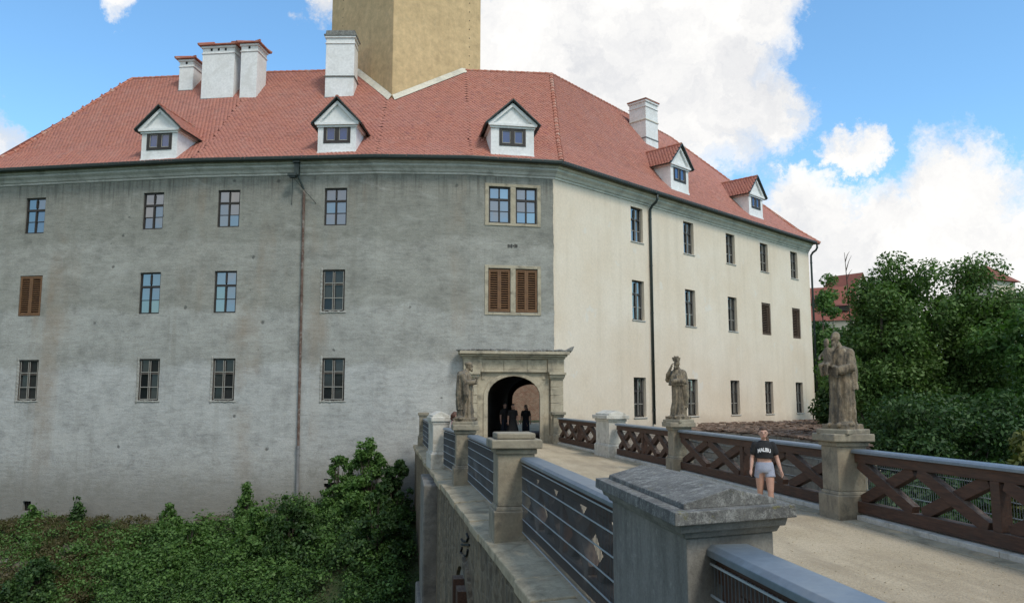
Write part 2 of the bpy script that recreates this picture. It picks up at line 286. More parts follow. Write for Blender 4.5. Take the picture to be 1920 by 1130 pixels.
# ------------------------------------------------------------------ geometry helpers
WORLD = {}; SCR = bpy.data.scenes.new('scratch')
class MB:
    def __init__(s): s.v = []; s.f = []
    def add(s, vs, fs):
        b = len(s.v); s.v += [tuple(v) for v in vs]; s.f += [tuple(i+b for i in f) for f in fs]; return s
    def box(s, c, size, rz=0, taper=1, mtx=None):
        x, y, z = [q/2 for q in size]; P = [(-x, -y, -z), (x, -y, -z), (x, y, -z), (-x, y, -z), (-x*taper, -y*taper, z), (x*taper, -y*taper, z), (x*taper, y*taper, z), (-x*taper, y*taper, z)]
        R = mtx if mtx else Matrix.Rotation(rz, 3, 'Z')
        return s.add([Vector(c)+R @ Vector(p) for p in P], [(0, 3, 2, 1), (4, 5, 6, 7), (0, 1, 5, 4), (1, 2, 6, 5), (2, 3, 7, 6), (3, 0, 4, 7)])
    def bar(s, a, b, w, h, up=(0, 0, 1)):     # rectangular bar from a to b; w sideways, h along up
        a, b = Vector(a), Vector(b); d = (b-a).normalized(); side = d.cross(Vector(up)).normalized(); u = side.cross(d)
        P = [e+side*sx*w/2+u*sz*h/2 for e in (a, b) for sx, sz in ((-1, -1), (1, -1), (1, 1), (-1, 1))]
        return s.add(P, [(0, 1, 2, 3), (7, 6, 5, 4), (0, 4, 5, 1), (1, 5, 6, 2), (2, 6, 7, 3), (3, 7, 4, 0)])
    def tube(s, pts, rs, seg=8, cap=True, sx=1.0):
        pts = [Vector(p) for p in pts]; n = len(pts); rs = rs if hasattr(rs, '__len__') else [rs]*n
        rings = []; ref = None
        for i, p in enumerate(pts):
            d = (pts[min(i+1, n-1)]-pts[max(i-1, 0)]).normalized()
            if ref is None: ref = Vector((1, 0, 0)) if abs(d.x) < .9 else Vector((0, 1, 0))
            a = (ref-d*ref.dot(d)).normalized(); b = d.cross(a); ref = a
            rings.append([p+(a*math.cos(k*2*math.pi/seg)*sx+b*math.sin(k*2*math.pi/seg))*rs[i] for k in range(seg)])
        vs = [q for r in rings for q in r]; fs = [(i*seg+k, i*seg+(k+1) % seg, (i+1)*seg+(k+1) % seg, (i+1)*seg+k) for i in range(n-1) for k in range(seg)]
        if cap: fs += [tuple(range(seg))[::-1], tuple((n-1)*seg+k for k in range(seg))]
        return s.add(vs, fs)
    def limb(s, pts, rs, seg=12):               # tapered limb with rounded ends
        pts = [Vector(p) for p in pts]; rs = list(rs); d0 = (pts[0]-pts[1]).normalized(); d1 = (pts[-1]-pts[-2]).normalized()
        P = [pts[0]+d0*rs[0]*.95, pts[0]+d0*rs[0]*.65]+pts+[pts[-1]+d1*rs[-1]*.65, pts[-1]+d1*rs[-1]*.95]
        return s.tube(P, [rs[0]*.25, rs[0]*.75]+rs+[rs[-1]*.75, rs[-1]*.25], seg)
    def ell(s, c, r, rot=None, seg=14, rings=9):
        vs = []; R = rot or Matrix.Identity(3); c = Vector(c)
        for i in range(1, rings):
            a = math.pi*i/rings
            for k in range(seg):
                b = 2*math.pi*k/seg; vs.append(c+R @ Vector((r[0]*math.sin(a)*math.cos(b), r[1]*math.sin(a)*math.sin(b), r[2]*math.cos(a))))
        vs += [c+R @ Vector((0, 0, r[2])), c+R @ Vector((0, 0, -r[2]))]; T = len(vs)-2
        fs = [(i*seg+k, (i+1)*seg+k, (i+1)*seg+(k+1) % seg, i*seg+(k+1) % seg) for i in range(rings-2) for k in range(seg)]
        fs += [(T, k, (k+1) % seg) for k in range(seg)]+[(T+1, (rings-2)*seg+(k+1) % seg, (rings-2)*seg+k) for k in range(seg)]
        return s.add(vs, fs)
    def loft(s, secs, seg=32, fold=None):         # secs: (z, cx, cy, rx, ry); fold(theta, z) -> factor
        vs = []
        for z, cx, cy, rx, ry in secs:
            for k in range(seg):
                th = 2*math.pi*k/seg; f = fold(th, z) if fold else 1
                vs.append((cx+rx*f*math.cos(th), cy+ry*f*math.sin(th), z))
        n = len(secs); fs = [(i*seg+k, i*seg+(k+1) % seg, (i+1)*seg+(k+1) % seg, (i+1)*seg+k) for i in range(n-1) for k in range(seg)]
        fs += [tuple(range(seg))[::-1], tuple((n-1)*seg+k for k in range(seg))]
        return s.add(vs, fs)
    def poly(s, pts, y0, y1, fn):                 # polygon in (a,b), extruded between y0..y1, mapped by fn(a,y,b)
        n = len(pts); vs = [fn(a, y0, b) for a, b in pts]+[fn(a, y1, b) for a, b in pts]
        return s.add(vs, [tuple(range(n)), tuple(range(2*n-1, n-1, -1))]+[(i, i+n, (i+1) % n+n, (i+1) % n) for i in range(n)])
    def mesh(s, name, m, smooth=False):
        me = bpy.data.meshes.new(name); me.from_pydata(s.v, [], s.f); me.materials.append(m if not isinstance(m, str) else M[m]); me.validate()
        bm = bmesh.new(); bm.from_mesh(me); bmesh.ops.recalc_face_normals(bm, faces=bm.faces); bm.to_mesh(me); bm.free()
        if smooth: me.polygons.foreach_set('use_smooth', [True]*len(me.polygons))
        return me
    def build(s, name, m, parent=None, smooth=False, bevel=0):
        return link(name, s.mesh(name, m, smooth), parent, bevel=bevel)
def link(name, me, parent=None, loc=None, rz=0, bevel=0):
    """loc None: the mesh is in world coordinates; else local to the parent."""
    o = bpy.data.objects.new(name, me); COL.objects.link(o)
    L = Matrix.Identity(4) if loc is None else Matrix.Translation(loc) @ Matrix.Rotation(rz, 4, 'Z')
    if parent:
        o.parent = parent; pw = WORLD[parent.name]
        if loc is None: o.matrix_parent_inverse = pw.inverted(); WORLD[o.name] = Matrix.Identity(4)
        else: o.matrix_local = L; WORLD[o.name] = pw @ L
    else: o.matrix_world = L; WORLD[o.name] = L
    if bevel: b = o.modifiers.new('bevel', 'BEVEL'); b.width = bevel; b.segments = 2; b.limit_method = 'ANGLE'
    return o
def tag(o, label=None, cat=None, group=None, kind=None):
    for k, v in (('label', label), ('category', cat), ('group', group), ('kind', kind)):
        if v: o[k] = v
    return o
def thing(name, label, cat, loc=(0, 0, 0), rz=0, group=None):
    o = bpy.data.objects.new(name, None); COL.objects.link(o); o.empty_display_size = .2
    W = Matrix.Translation(loc) @ Matrix.Rotation(rz, 4, 'Z'); o.matrix_world = W; WORLD[o.name] = W
    return tag(o, label, cat, group)
def local(o, p): return WORLD[o.name].inverted() @ Vector(p)
def fuse(mb, voxel, m, name, smooth=2, disp=None):
    tmp = bpy.data.objects.new('tmp', mb.mesh('tmp', m)); SCR.collection.objects.link(tmp)
    r = tmp.modifiers.new('r', 'REMESH'); r.mode = 'VOXEL'; r.voxel_size = voxel
    if smooth: q = tmp.modifiers.new('s', 'SMOOTH'); q.factor = .5; q.iterations = smooth
    SCR.view_layers[0].update(); me = bpy.data.meshes.new_from_object(tmp.evaluated_get(SCR.view_layers[0].depsgraph)); bpy.data.objects.remove(tmp)
    me.name = name; me.materials.clear(); me.materials.append(M[m]); me.polygons.foreach_set('use_smooth', [True]*len(me.polygons))
    if disp:
        nn = [v.normal.copy() for v in me.vertices]; cc_ = [v.co.copy() for v in me.vertices]
        me.vertices.foreach_set('co', [q for c_, n_ in zip(cc_, nn) for q in (c_+n_*disp(c_))]); me.update()
    return me
def fastmesh(name, V, faces_flat, sizes, m):
    me = bpy.data.meshes.new(name); me.vertices.add(len(V)); me.vertices.foreach_set('co', V.astype(np.float32).ravel())
    me.loops.add(len(faces_flat)); me.loops.foreach_set('vertex_index', faces_flat.astype(np.int32))
    st = np.concatenate([[0], np.cumsum(sizes)[:-1]]); me.polygons.add(len(sizes)); me.polygons.foreach_set('loop_start', st.astype(np.int32))
    me.update(calc_edges=True); me.validate(); me.materials.append(M[m]); return me
# ------------------------------------------------------------------ plan of the castle front (left to right)
CORNER = atz(1043, 829, 0); AZS = [107, 102, 95, 87, 52.5]
plan = [CORNER]
for u, a in ((880, 87), (700, 95), (350, 102), (-50, 107)): plan.insert(0, hit(u, plan[0], az(a)))
plan.append(hit(1528, CORNER, az(52.5)))
def inward(a): d = az(a); return Vector((-d.y, d.x, 0))
def offset(pl, D, ends=0):
    o = []
    for i, p in enumerate(pl):
        if i == 0: o.append(p+inward(AZS[0])*D+az(AZS[0])*ends)
        elif i == len(pl)-1: o.append(p+inward(AZS[-1])*D-az(AZS[-1])*ends)
        else:
            a, b = inward(AZS[i-1]), inward(AZS[i]); m = (a+b).normalized(); o.append(p+m*D/m.dot(a))
    return o
def V3(p, z): return Vector((p.x, p.y, z))
EAVE = 13.42; RIDGE = 21.25
# ------------------------------------------------------------------ ground
WALLN = inward(98)
def wall_dist(x, y):
    best = 1e9; sg = 1
    for i in range(len(plan)-2):
        a, b = plan[i], plan[i+1]; d = b-a; t0 = ((x-a.x)*d.x+(y-a.y)*d.y)/d.length_squared; tt = max(0 if i else t0, min(1, t0))
        q = math.hypot(x-a.x-d.x*tt, y-a.y-d.y*tt)
        if q < best: best = q; sg = -1 if (x-a.x)*(-d.y)+(y-a.y)*d.x > 0 else 1
    return best*sg
def sstep(a, b, x): q = max(0, min(1, (x-a)/(b-a))); return q*q*(3-2*q)
def terrain(x, y):
    far = math.hypot(x-5, y-20)
    n = mnoise.fractal(Vector((x*.12, y*.12, 0)), 1, 2, 4)*.7
    bx = sstep(0, 8, abs(x-4.5)-4)
    d = 99 if x > 14 else max(0, wall_dist(x, y))
    zl = -3.75+1.0*sstep(-12, -2, x) - .42*min(d, 12)
    near = -8.6+8.3*sstep(23, 3, y)
    z = max(zl, near) if x < 14 else near*.8
    if x > 8: z = min(z, -5.2) if y > 9 else z
    if x > 13: z = z*(1-sstep(13, 20, x)) + (-6.5)*sstep(13, 20, x)
    z = z*(1-sstep(55, 95, far)) + (-7)*sstep(55, 95, far)
    z += n*(.35+.65*sstep(15, 40, far))
    ang = math.atan2(x-5, y-20)
    hill = 26*sstep(130, 420, far)*(.75+.25*math.sin(ang*3+1)) + 26*sstep(500, 1500, far)
    z += hill*sstep(120, 300, far)
    if y < 3 and abs(x) < 30: z = z*(1-sstep(3, 0, y)) + (-.25)*sstep(3, 0, y)
    return z
def axis(lo, hi, step, far):
    a = list(np.arange(lo, hi+.01, step)); g = step
    while a[-1] < far: g *= 1.35; a.append(a[-1]+g)
    g = step
    while a[0] > -far: g *= 1.35; a.insert(0, a[0]-g)
    return a
xs = axis(-40, 60, 1.0, 3500); ys = axis(-12, 80, 1.0, 3500); g = MB()
g.v = [(x, y, terrain(x, y)) for y in ys for x in xs]; nx = len(xs)
g.f = [(j*nx+i, j*nx+i+1, (j+1)*nx+i+1, (j+1)*nx+i) for j in range(len(ys)-1) for i in range(nx-1)]
tag(g.build('ground', 'soil', smooth=True), kind='structure')
# ------------------------------------------------------------------ castle: walls with real openings
castle = thing('castle', 'grey and cream rendered castle wing with red tiled roof at the end of the bridge', 'castle', V3(plan[2], -4))
def panel(mb, rv, p, a, s0, s1, z0, z1, holes, rec):
    d = az(a); nin = inward(a); ss = sorted({s0, s1}|{h[0] for h in holes}|{h[1] for h in holes}); zs = sorted({z0, z1}|{h[2] for h in holes}|{h[3] for h in holes})
    P = lambda s, z, k=0: V3(p+d*s+nin*k, z)
    for i in range(len(ss)-1):
        for j in range(len(zs)-1):
            cs, cz = (ss[i]+ss[i+1])/2, (zs[j]+zs[j+1])/2
            if any(h[0] < cs < h[1] and h[2] < cz < h[3] for h in holes): continue
            mb.add([P(ss[i], zs[j]), P(ss[i+1], zs[j]), P(ss[i+1], zs[j+1]), P(ss[i], zs[j+1])], [(0, 1, 2, 3)])
    for h in holes:
        a0, a1, b0, b1 = h[:4]; k = rec; hm = MB()
        for q in (((a0, b0), (a1, b0)), ((a1, b0), (a1, b1)), ((a1, b1), (a0, b1)), ((a0, b1), (a0, b0))):
            hm.add([P(*q[0]), P(*q[1]), P(*q[1], k), P(*q[0], k)], [(0, 1, 2, 3)])
        rv.append(hm)
ZT, ZM, ZB = (10.25, 12.08), (6.1, 8.12), (1.93, 3.94); CT, CM, CB = (10.56, 12.48), (6.27, 8.42), (1.07, 3.18)
WIN = []   # (segment origin, azimuth, s centre, z0, z1, width, kind, label)
def seglen(i): return (plan[i+1]-plan[i]).length
def add_w(seg, s, z, kind, wd=1.1, lab=None): WIN.append((seg, s, z[0], z[1], wd, kind, lab))
# s measured from the left end of each segment
for s in (-8.75, -2.27):
    add_w(0, seglen(0)+s, ZT, 'bright'); add_w(0, seglen(0)+s+.05, ZM, 'shutter' if s < -5 else 'bright', 1.25 if s < -5 else 1.1); add_w(0, seglen(0)+s+.25, ZB, 'old')
for s in (-7.3, -2.03):
    add_w(1, seglen(1)+s, ZT, 'bright'); add_w(1, seglen(1)+s, ZM, 'old' if s > -4 else 'bright'); add_w(1, seglen(1)+s+.1, ZB, 'old')
for s in (-2.74, -1.42): add_w(3, seglen(3)+s, (10.44, 12.22), 'bright', 1.03); add_w(3, seglen(3)+s+.0, (6.12, 8.22), 'shutter', 1.1)
for i, s in enumerate((6.77, 11.95, 16.82, 21.26, 25.72)):
    add_w(4, s, CT, 'cream'); add_w(4, s, CM, 'cream' if i < 3 else 'shutter_d', 1.1 if i < 3 else 1.25); add_w(4, s, CB, 'cream')
gw, gr, cw, cr = MB(), [], MB(), []
PORT_S = (hit(962, plan[3], az(87))-plan[3]).length            # portal centre along segment 3
for i in range(5):
    holes = [(s-wd/2, s+wd/2, z0, z1) for (seg, s, z0, z1, wd, k, l) in WIN if seg == i]
    if i == 3: holes.append((PORT_S-1.3, PORT_S+1.3, -.02, 3.2))
    if i == 0:
        q = onplane(50, 948, plan[0], inward(107)); sv = (V3(q, 0)-plan[0]).dot(az(107)); holes.append((sv-.22, sv+.22, q.z-.23, q.z+.23))
    if i == 1:
        q = onplane(618, 918, plan[1], inward(102)); sv = (V3(q, 0)-plan[1]).dot(az(102)); holes.append((sv-.28, sv+.3, q.z-.62, q.z+.5)); HOLEC = (sv, q.z)
    panel(cw if i == 4 else gw, cr if i == 4 else gr, plan[i], AZS[i], 0, seglen(i), -9, EAVE, holes, .26 if i == 4 else .16)
# return walls at both ends and the back, so the block is closed
back = offset(plan, 14.0)
gw.add([V3(plan[0], -9), V3(back[0], -9), V3(back[0], EAVE), V3(plan[0], EAVE)], [(0, 1, 2, 3)])
cw.add([V3(plan[-1], -9), V3(back[-1], -9), V3(back[-1], EAVE), V3(plan[-1], EAVE)], [(0, 1, 2, 3)])
wg = gw.build('wall', 'grey_render', castle); tag(wg, 'bare grey cement rendered wall')
for q in gr: q.build('window_reveal', 'grey_render', wg)
wc = cw.build('wall', 'cream_render', castle); tag(wc, 'cream painted rendered wall')
for q in cr: q.build('window_reveal', 'cream_render', wc)
# ragged edge of the cream coat where it overlaps the grey one
rg = MB(); pv = []
for k in range(180):
    z = -1+13.8*k/179; wv = .08+.05*mnoise.noise(Vector((0, 3.1, z*.9)))+.025*mnoise.noise(Vector((5, 1, z*4)))
    pv += [V3(CORNER-az(87)*wv-inward(87)*.012, z), V3(CORNER-inward(70)*.014, z)]
rg.add(pv, [(2*k, 2*k+1, 2*k+3, 2*k+2) for k in range(179)]); rg.build('plaster_edge', 'cream_render', wc)
# ragged broken hole low in the grey wall: dark box behind
dk = MB()
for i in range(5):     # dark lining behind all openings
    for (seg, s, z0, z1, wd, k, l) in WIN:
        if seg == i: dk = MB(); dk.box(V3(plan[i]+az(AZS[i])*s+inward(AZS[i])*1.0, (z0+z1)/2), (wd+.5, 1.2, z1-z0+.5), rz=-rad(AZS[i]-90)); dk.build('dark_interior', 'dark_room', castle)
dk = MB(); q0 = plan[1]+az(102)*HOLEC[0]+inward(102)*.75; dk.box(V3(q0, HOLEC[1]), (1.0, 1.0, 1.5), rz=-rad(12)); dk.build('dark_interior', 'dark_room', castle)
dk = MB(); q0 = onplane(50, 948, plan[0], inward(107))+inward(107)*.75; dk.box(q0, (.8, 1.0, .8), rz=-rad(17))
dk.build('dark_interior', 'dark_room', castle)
for k, (dx, dz, w_, h_) in enumerate(((-.24, .42, .3, .16), (.2, .46, .34, .12), (.27, .15, .14, .3), (-.27, .0, .12, .34), (.22, -.22, .26, .3), (-.2, -.5, .3, .24), (.16, -.55, .4, .16), (.0, -.3, .2, .2))):
    hb = MB(); rr = random.Random(k+50); hb.box((0, 0, 0), (w_, .22, h_)); hb.v = [(x*rr.uniform(.7, 1.2), y, z*rr.uniform(.7, 1.25)) for x, y, z in hb.v]
    q = V3(plan[1]+az(102)*(HOLEC[0]+dx)+inward(102)*(.12 if k < 5 else .2), HOLEC[1]-.06+dz); R_ = Matrix.Rotation(-rad(12), 3, 'Z'); hb.v = [tuple(q+R_ @ Vector(v)) for v in hb.v]; hb.build('broken_stone', 'worn_plaster', castle)
gv = MB(); q0 = onplane(50, 948, plan[0], inward(107))+inward(107)*.1
for k in (-1, 0, 1): gv.tube([q0+az(107)*k*.11+Vector((0, 0, -.22)), q0+az(107)*k*.11+Vector((0, 0, .22))], .014, 5)
gv.build('vent_grille', 'window_frame', castle)
# windows ------------------------------------------------------------
def window_meshes(wd, h, kind):
    fr = MB(); y = .0; t_ = .07; bar = .055
    fm = 'window_frame_old' if kind == 'old' else 'window_frame'
    for sx in (-1, 1): fr.box((sx*(wd/2-t_/2), y, h/2), (t_, .08, h))
    fr.box((0, y, t_/2), (wd-2*t_, .08, t_)); fr.box((0, y, h-t_/2), (wd-2*t_, .08, t_))
    tz = h*.655; fr.box((0, y-.005, tz), (wd-2*t_, .1, .10)); fr.box((0, y-.003, tz/2+.01), (.075, .094, tz-.12)); fr.box((0, y-.003, (tz+h)/2), (.07, .094, h-tz-.24))
    mu = MB()
    mz = (t_+tz-.05)/2
    for sx in (-1, 1): mu.box((sx*(wd/4-.012), y, mz), (wd/2-t_-.06, .05, .035))
    if kind in ('old', 'cream'):
        for sx in (-1, 1): mu.box((sx*.045, y-.06, h/2), (.02, .02, h-.2)); mu.box((sx*(wd/2-.095), y-.055, h/2), (.02, .02, h-.2))
    if kind == 'old': mu.box((0, y-.063, tz+.06), (wd-.2, .02, .03)); mu.box((0, y-.063, mz), (wd-.2, .02, .03)); mu.box((0, y-.063, .1), (wd-.2, .02, .03))
    pn = []
    xw = wd/2-t_-.04
    for sx in (-1, 1):
        for zz0, zz1 in ((t_, mz-.018), (mz+.018, tz-.05), (tz+.05, h-t_)): pn.append((sx*(wd/4-.016), (zz0+zz1)/2, xw, zz1-zz0))
    return fr.mesh('window', fm), mu.mesh('glazing_bar', 'muntin_pale' if kind in ('old', 'cream') else fm), pn
WM = {}; PM = {}; SILL = {}
def pane_mesh(wd, h, m='glass'):
    k = (round(wd, 3), round(h, 3), m)
    if k not in PM: PM[k] = MB().box((0, 0, 0), (wd, .012, h)).mesh('pane', m)
    return PM[k]
def shutter(parent, loc, rz, wd, h, m, leafs=2):
    fr = MB(); lw = wd/leafs
    for k in range(leafs):
        x0 = -wd/2+lw*k
        for xx in (x0+.045, x0+lw-.045): fr.box((xx, 0, h/2), (.085, .06, h-.02))
        fr.box((x0+lw/2, 0, .06), (lw-.18, .06, .10)); fr.box((x0+lw/2, 0, h-.06), (lw-.18, .06, .10))
    o = link('shutter', fr.mesh('shutter', m), parent, loc, rz)
    n = 17; sl_ = MB().box((0, 0, 0), (lw-.175, .075, .014), mtx=Matrix.Rotation(rad(38), 3, 'X')).mesh('slat', m)
    for k in range(leafs):
        for j in range(n): link('slat', sl_, o, (-wd/2+lw*(k+.5), 0, .15+(h-.3)*j/(n-1)))
    return o
for (seg, s, z0, z1, wd, kind, lab) in WIN:
    a = AZS[seg]; rz = -rad(a-90); dep = .2 if seg == 4 else .12; h = z1-z0
    p = V3(plan[seg]+az(a)*s+inward(a)*dep, z0); loc = local(castle, p)
    if kind.startswith('shutter'):
        shutter(castle, local(castle, V3(plan[seg]+az(a)*s+inward(a)*(.05 if seg != 4 else .07), z0+.02)), rz, wd-.06, h-.04, 'shutter_wood' if kind == 'shutter' else 'shutter_dark', 2 if kind == 'shutter' else 1)
        if seg == 4: continue
    key = (round(wd, 3), round(h, 3), kind)
    if key not in WM: WM[key] = window_meshes(wd-.005, h, kind)
    fm, mu, pn = WM[key]
    if kind.startswith('shutter'): continue
    o = link('window', fm, castle, loc, rz); link('glazing_bar', mu, o, (0, 0, 0))
    for (x, z, pw, ph) in pn:
        pp = link('pane', pane_mesh(pw, ph, 'glass_old' if kind == 'old' else 'glass'), o, (x, .01, z)); pp.rotation_euler = (rad(random.uniform(-1.6, 1.6)), 0, rad(random.uniform(-1.6, 1.6)))
    if seg == 4: link('sill', MB().box((0, -.15, -.03), (wd+.12, .2, .05)).mesh('sill', 'cornice_grey'), o, (0, 0, 0))
    else:
        if kind == 'old':
            sm = MB(); rr = random.Random(int(s*100))
            for k in range(9): sm.ell((-wd/2+wd*k/8, -.13, -.02+.02*rr.random()), (.1, .03, .03+.04*rr.random()), seg=7, rings=5)
            for k in range(12): sm.ell((-wd/2-.03, -.128, h*k/11), (.04+.03*rr.random(), .025, .12), seg=7, rings=5)
            link('worn_edge', sm.mesh('worn_edge', 'worn_plaster'), o, (0, 0, 0))
# stone surrounds of the paired windows
for z0, z1 in ((10.44, 12.22), (6.12, 8.22)):
    sb = MB(); cx = seglen(3)-2.08; T = .17; W2 = 1.37
    f = lambda x, y, z: V3(plan[3]+az(87)*(cx+x)-inward(87)*y, z)
    for (xa, xb, za, zb) in ((-W2, -W2+.17, z0-.14, z1+.16), (W2-.17, W2, z0-.14, z1+.16), (-W2+.17, W2-.17, z1+.012, z1+.155), (-W2+.17, W2-.17, z0-.135, z0-.012), (-.125, .125, z0-.01, z1+.01)):
        sb.poly([(xa, za), (xb, za), (xb, zb), (xa, zb)], -.1, .035, f)
    sb.build('window_surround', 'portal_stone', castle, bevel=.012)
# small iron marks under the upper pair
im = MB()
for k, hgt in enumerate((.16, .12, .17, .05, .16, .13)):
    q = onplane(953+k*3.2, 461, plan[3], inward(87)); im.box(q-inward(87)*.01, (.05, .03, hgt))
im.build('wall_marks', 'graffiti', castle)
# cornice and gutter --------------------------------------------------
def sweep(mb, pl_offs, prof):
    rings = []
    for (o_, z) in prof: rings.append([V3(p, z) for p in offset(pl_offs, -o_, 0)])
    n = len(pl_offs)
    vs = [q for r in rings for q in r]; fs = [(i*n+k, i*n+k+1, (i+1)*n+k+1, (i+1)*n+k) for i in range(len(prof)-1) for k in range(n-1)]
    mb.add(vs, fs)
prof = [(.003, 12.72), (.05, 12.74), (.05, 12.84), (.10, 12.86), (.16, 12.98), (.27, 13.08), (.29, 13.1), (.29, 13.2), (.36, 13.22), (.42, 13.3), (.42, 13.40), (.0, 13.42)]
def sub_sweep(i0, i1, prof, m, name):
    mb = MB(); rings = []
    for (o_, z) in prof: rings.append([V3(p, z) for p in offset(plan, -o_)][i0:i1+1])
    n = i1-i0+1; mb.add([q for r in rings for q in r], [(i*n+k, i*n+k+1, (i+1)*n+k+1, (i+1)*n+k) for i in range(len(prof)-1) for k in range(n-1)])
    return mb.build(name, m, castle)
sub_sweep(0, 4, prof, 'cornice_grey', 'cornice'); sub_sweep(4, 5, prof, 'cornice_cream', 'cornice')
gp = [(.60+.085*math.cos(t_), 13.44+.085*math.sin(t_)) for t_ in np.linspace(math.pi, 2*math.pi, 9)]; gp += [(x, z+.012) if k == 0 else (x, z) for k, (x, z) in enumerate([(.675, 13.45), (.60, 13.39), (.525, 13.45)])]
gp = [(.52, 13.50), (.50, 13.40), (.54, 13.33), (.62, 13.31), (.69, 13.36), (.71, 13.46), (.70, 13.50), (.68, 13.46), (.62, 13.35), (.53, 13.42)]
sub_sweep(0, 5, gp, 'gutter', 'gutter')
# roof ----------------------------------------------------------------
eav = [V3(p, 13.46) for p in offset(plan, -.62)]
eav[0] = eav[0]-az(107)*.62; eav[-1] = eav[-1]+az(52.5)*.62
rpx = [(249, 148.5), (491, 137), (735, 130.5), (873, 133), (1033, 139.5), (1254, 257)]
rid = [atz(u, v, RIDGE) for u, v in rpx]
kick = []
for e, r in zip(eav, rid):
    f = 2.0/max(6, (V3(r, 0)-V3(e, 0)).length); q = e.lerp(r, f); q.z = 13.46+ (RIDGE-13.46)*f*.80; kick.append(q)
bk = [V3(2*r-e, e.z) for e, r in zip(eav, rid)]
# end hips: the outer corner of each end
endL = eav[0]+inward(107)*15.2; endR = eav[-1]+inward(52.5)*13.0
patches = []
for i in range(5):
    patches.append((eav[i], eav[i+1], kick[i], kick[i+1])); patches.append((kick[i], kick[i+1], rid[i], rid[i+1]))
under = MB()
dn = Vector((0, 0, -.05))
for A, B, C_, D_ in patches: under.add([A+dn, B+dn, D_+dn, C_+dn], [(0, 1, 2, 3)])
under.add([eav[0]+dn, rid[0]+dn, endL+dn], [(0, 1, 2)]); under.add([eav[0]+dn, kick[0]+dn, rid[0]+dn], [(0, 1, 2)])
under.add([eav[-1]+dn, rid[-1]+dn, endR+dn], [(0, 1, 2)]); under.add([eav[-1]+dn, kick[-1]+dn, rid[-1]+dn], [(0, 1, 2)])
for i in range(5): under.add([rid[i]+dn, rid[i+1]+dn, bk[i+1]+dn, bk[i]+dn], [(0, 1, 2, 3)])
under.add([rid[0]+dn, bk[0]+dn, endL+dn], [(0, 1, 2)]); under.add([rid[-1]+dn, bk[-1]+dn, endR+dn], [(0, 1, 2)])
roof = under.build('roof', 'roof_under', castle)
sof = MB(); inn = [V3(p, 13.41) for p in plan]; lo = [p+Vector((0, 0, -.06)) for p in eav]
for i in range(5): sof.add([inn[i], inn[i+1], lo[i+1], lo[i]], [(0, 1, 2, 3)])
sof.build('eave_board', 'gutter', castle)
BVH = BVHTree.FromPolygons([tuple(v) for v in under.v], under.f)
def onroof(u, v):
    r = BVH.ray_cast(O, ray(u, v).normalized()); return r[0]
TW, TE = .20, .165
tmpl = np.array([(-.5, .9, .012), (-.5, -.30, .034), (-.32, -.78, .042), (0, -1.0, .045), (.32, -.78, .042), (.5, -.30, .034), (.5, .9, .012),
                 (-.5, -.30, .004), (-.32, -.78, .008), (0, -1.0, .01), (.32, -.78, .008), (.5, -.30, .004)])
tf = [(0, 1, 2, 3, 4, 5, 6), (1, 7, 8, 2), (2, 8, 9, 3), (3, 9, 10, 4), (4, 10, 11, 5)]
def tiles(patches, name, parent, holes=None):
    VV = []
    for A, B, C_, D_ in patches:
        A, B, C_, D_ = [np.array(q) for q in (A, B, C_, D_)]
        n = np.cross(B-A, C_-A); n /= np.linalg.norm(n)
        if n[2] < 0: n = -n
        rows = int(max(np.linalg.norm(C_-A), np.linalg.norm(D_-B))/TE)
        for r in range(rows):
            t_ = (r+.5)/rows; Lp = A+(C_-A)*t_; Rp = B+(D_-B)*t_; ln = np.linalg.norm(Rp-Lp)
            if ln < TW: continue
            ux = (Rp-Lp)/ln; vy = np.cross(n, ux); vy = vy if vy[2] > 0 else -vy
            xs_ = np.arange((.5 if r % 2 else 0)*TW+TW*.25, ln-TW*.25, TW); k = len(xs_)
            jit = RNG.normal(0, 1, (k, 3))*np.array([.006, .006, .003])
            c = Lp+np.outer(xs_+jit[:, 0], ux)+np.outer(jit[:, 1], vy)
            T = tmpl[None]*np.array([TW*.97, TE, 1])[None, None]
            w_ = c[:, None, :]+T[..., 0:1]*ux+T[..., 1:2]*vy+(T[..., 2:3]+jit[:, None, 2:3])*n
            VV.append(w_.reshape(-1, 3))
    V = np.concatenate(VV); nt_ = len(V)//12
    flat = np.concatenate([np.array(f) for f in tf]); F_ = (flat[None]+12*np.arange(nt_)[:, None]).ravel(); sz = np.tile([len(f) for f in tf], nt_)
    o = link(name, fastmesh(name, V, F_, sz, 'roof_tile'), parent); o['kind'] = 'stuff'; return o
tiles(patches, 'roof_tiles', roof)
def ridge_caps(mb, a, b, r=.13, step=.36):
    L = (b-a).length; d = (b-a).normalized(); n = int(L/step)
    for k in range(n):
        p0 = a+d*(k*L/n); p1 = a+d*((k+1.12)*L/n); mb.tube([p0, p1+Vector((0, 0, .0))], [r*1.15, r*.85], 8)
rc = MB()
for i in range(5): ridge_caps(rc, rid[i], rid[i+1], .11)
for P_, Q_, R_ in ((eav[0], kick[0], rid[0]), (eav[4], kick[4], rid[4]), (eav[5], kick[5], rid[5])):
    ridge_caps(rc, P_, Q_); ridge_caps(rc, Q_, R_)
o = rc.build('ridge_tiles', 'ridge_tile', roof); o['kind'] = 'stuff'
# crest lumps on the left hip
cl = MB(); L = (rid[0]-kick[0]).length
for k in range(int(L/.75)): cl.ell(kick[0].lerp(rid[0], (k+.5)*.75/L)+Vector((0, 0, .16)), (.07, .07, .13), seg=6, rings=5)
o = cl.build('hip_crest', 'ridge_tile', roof); o['kind'] = 'stuff'
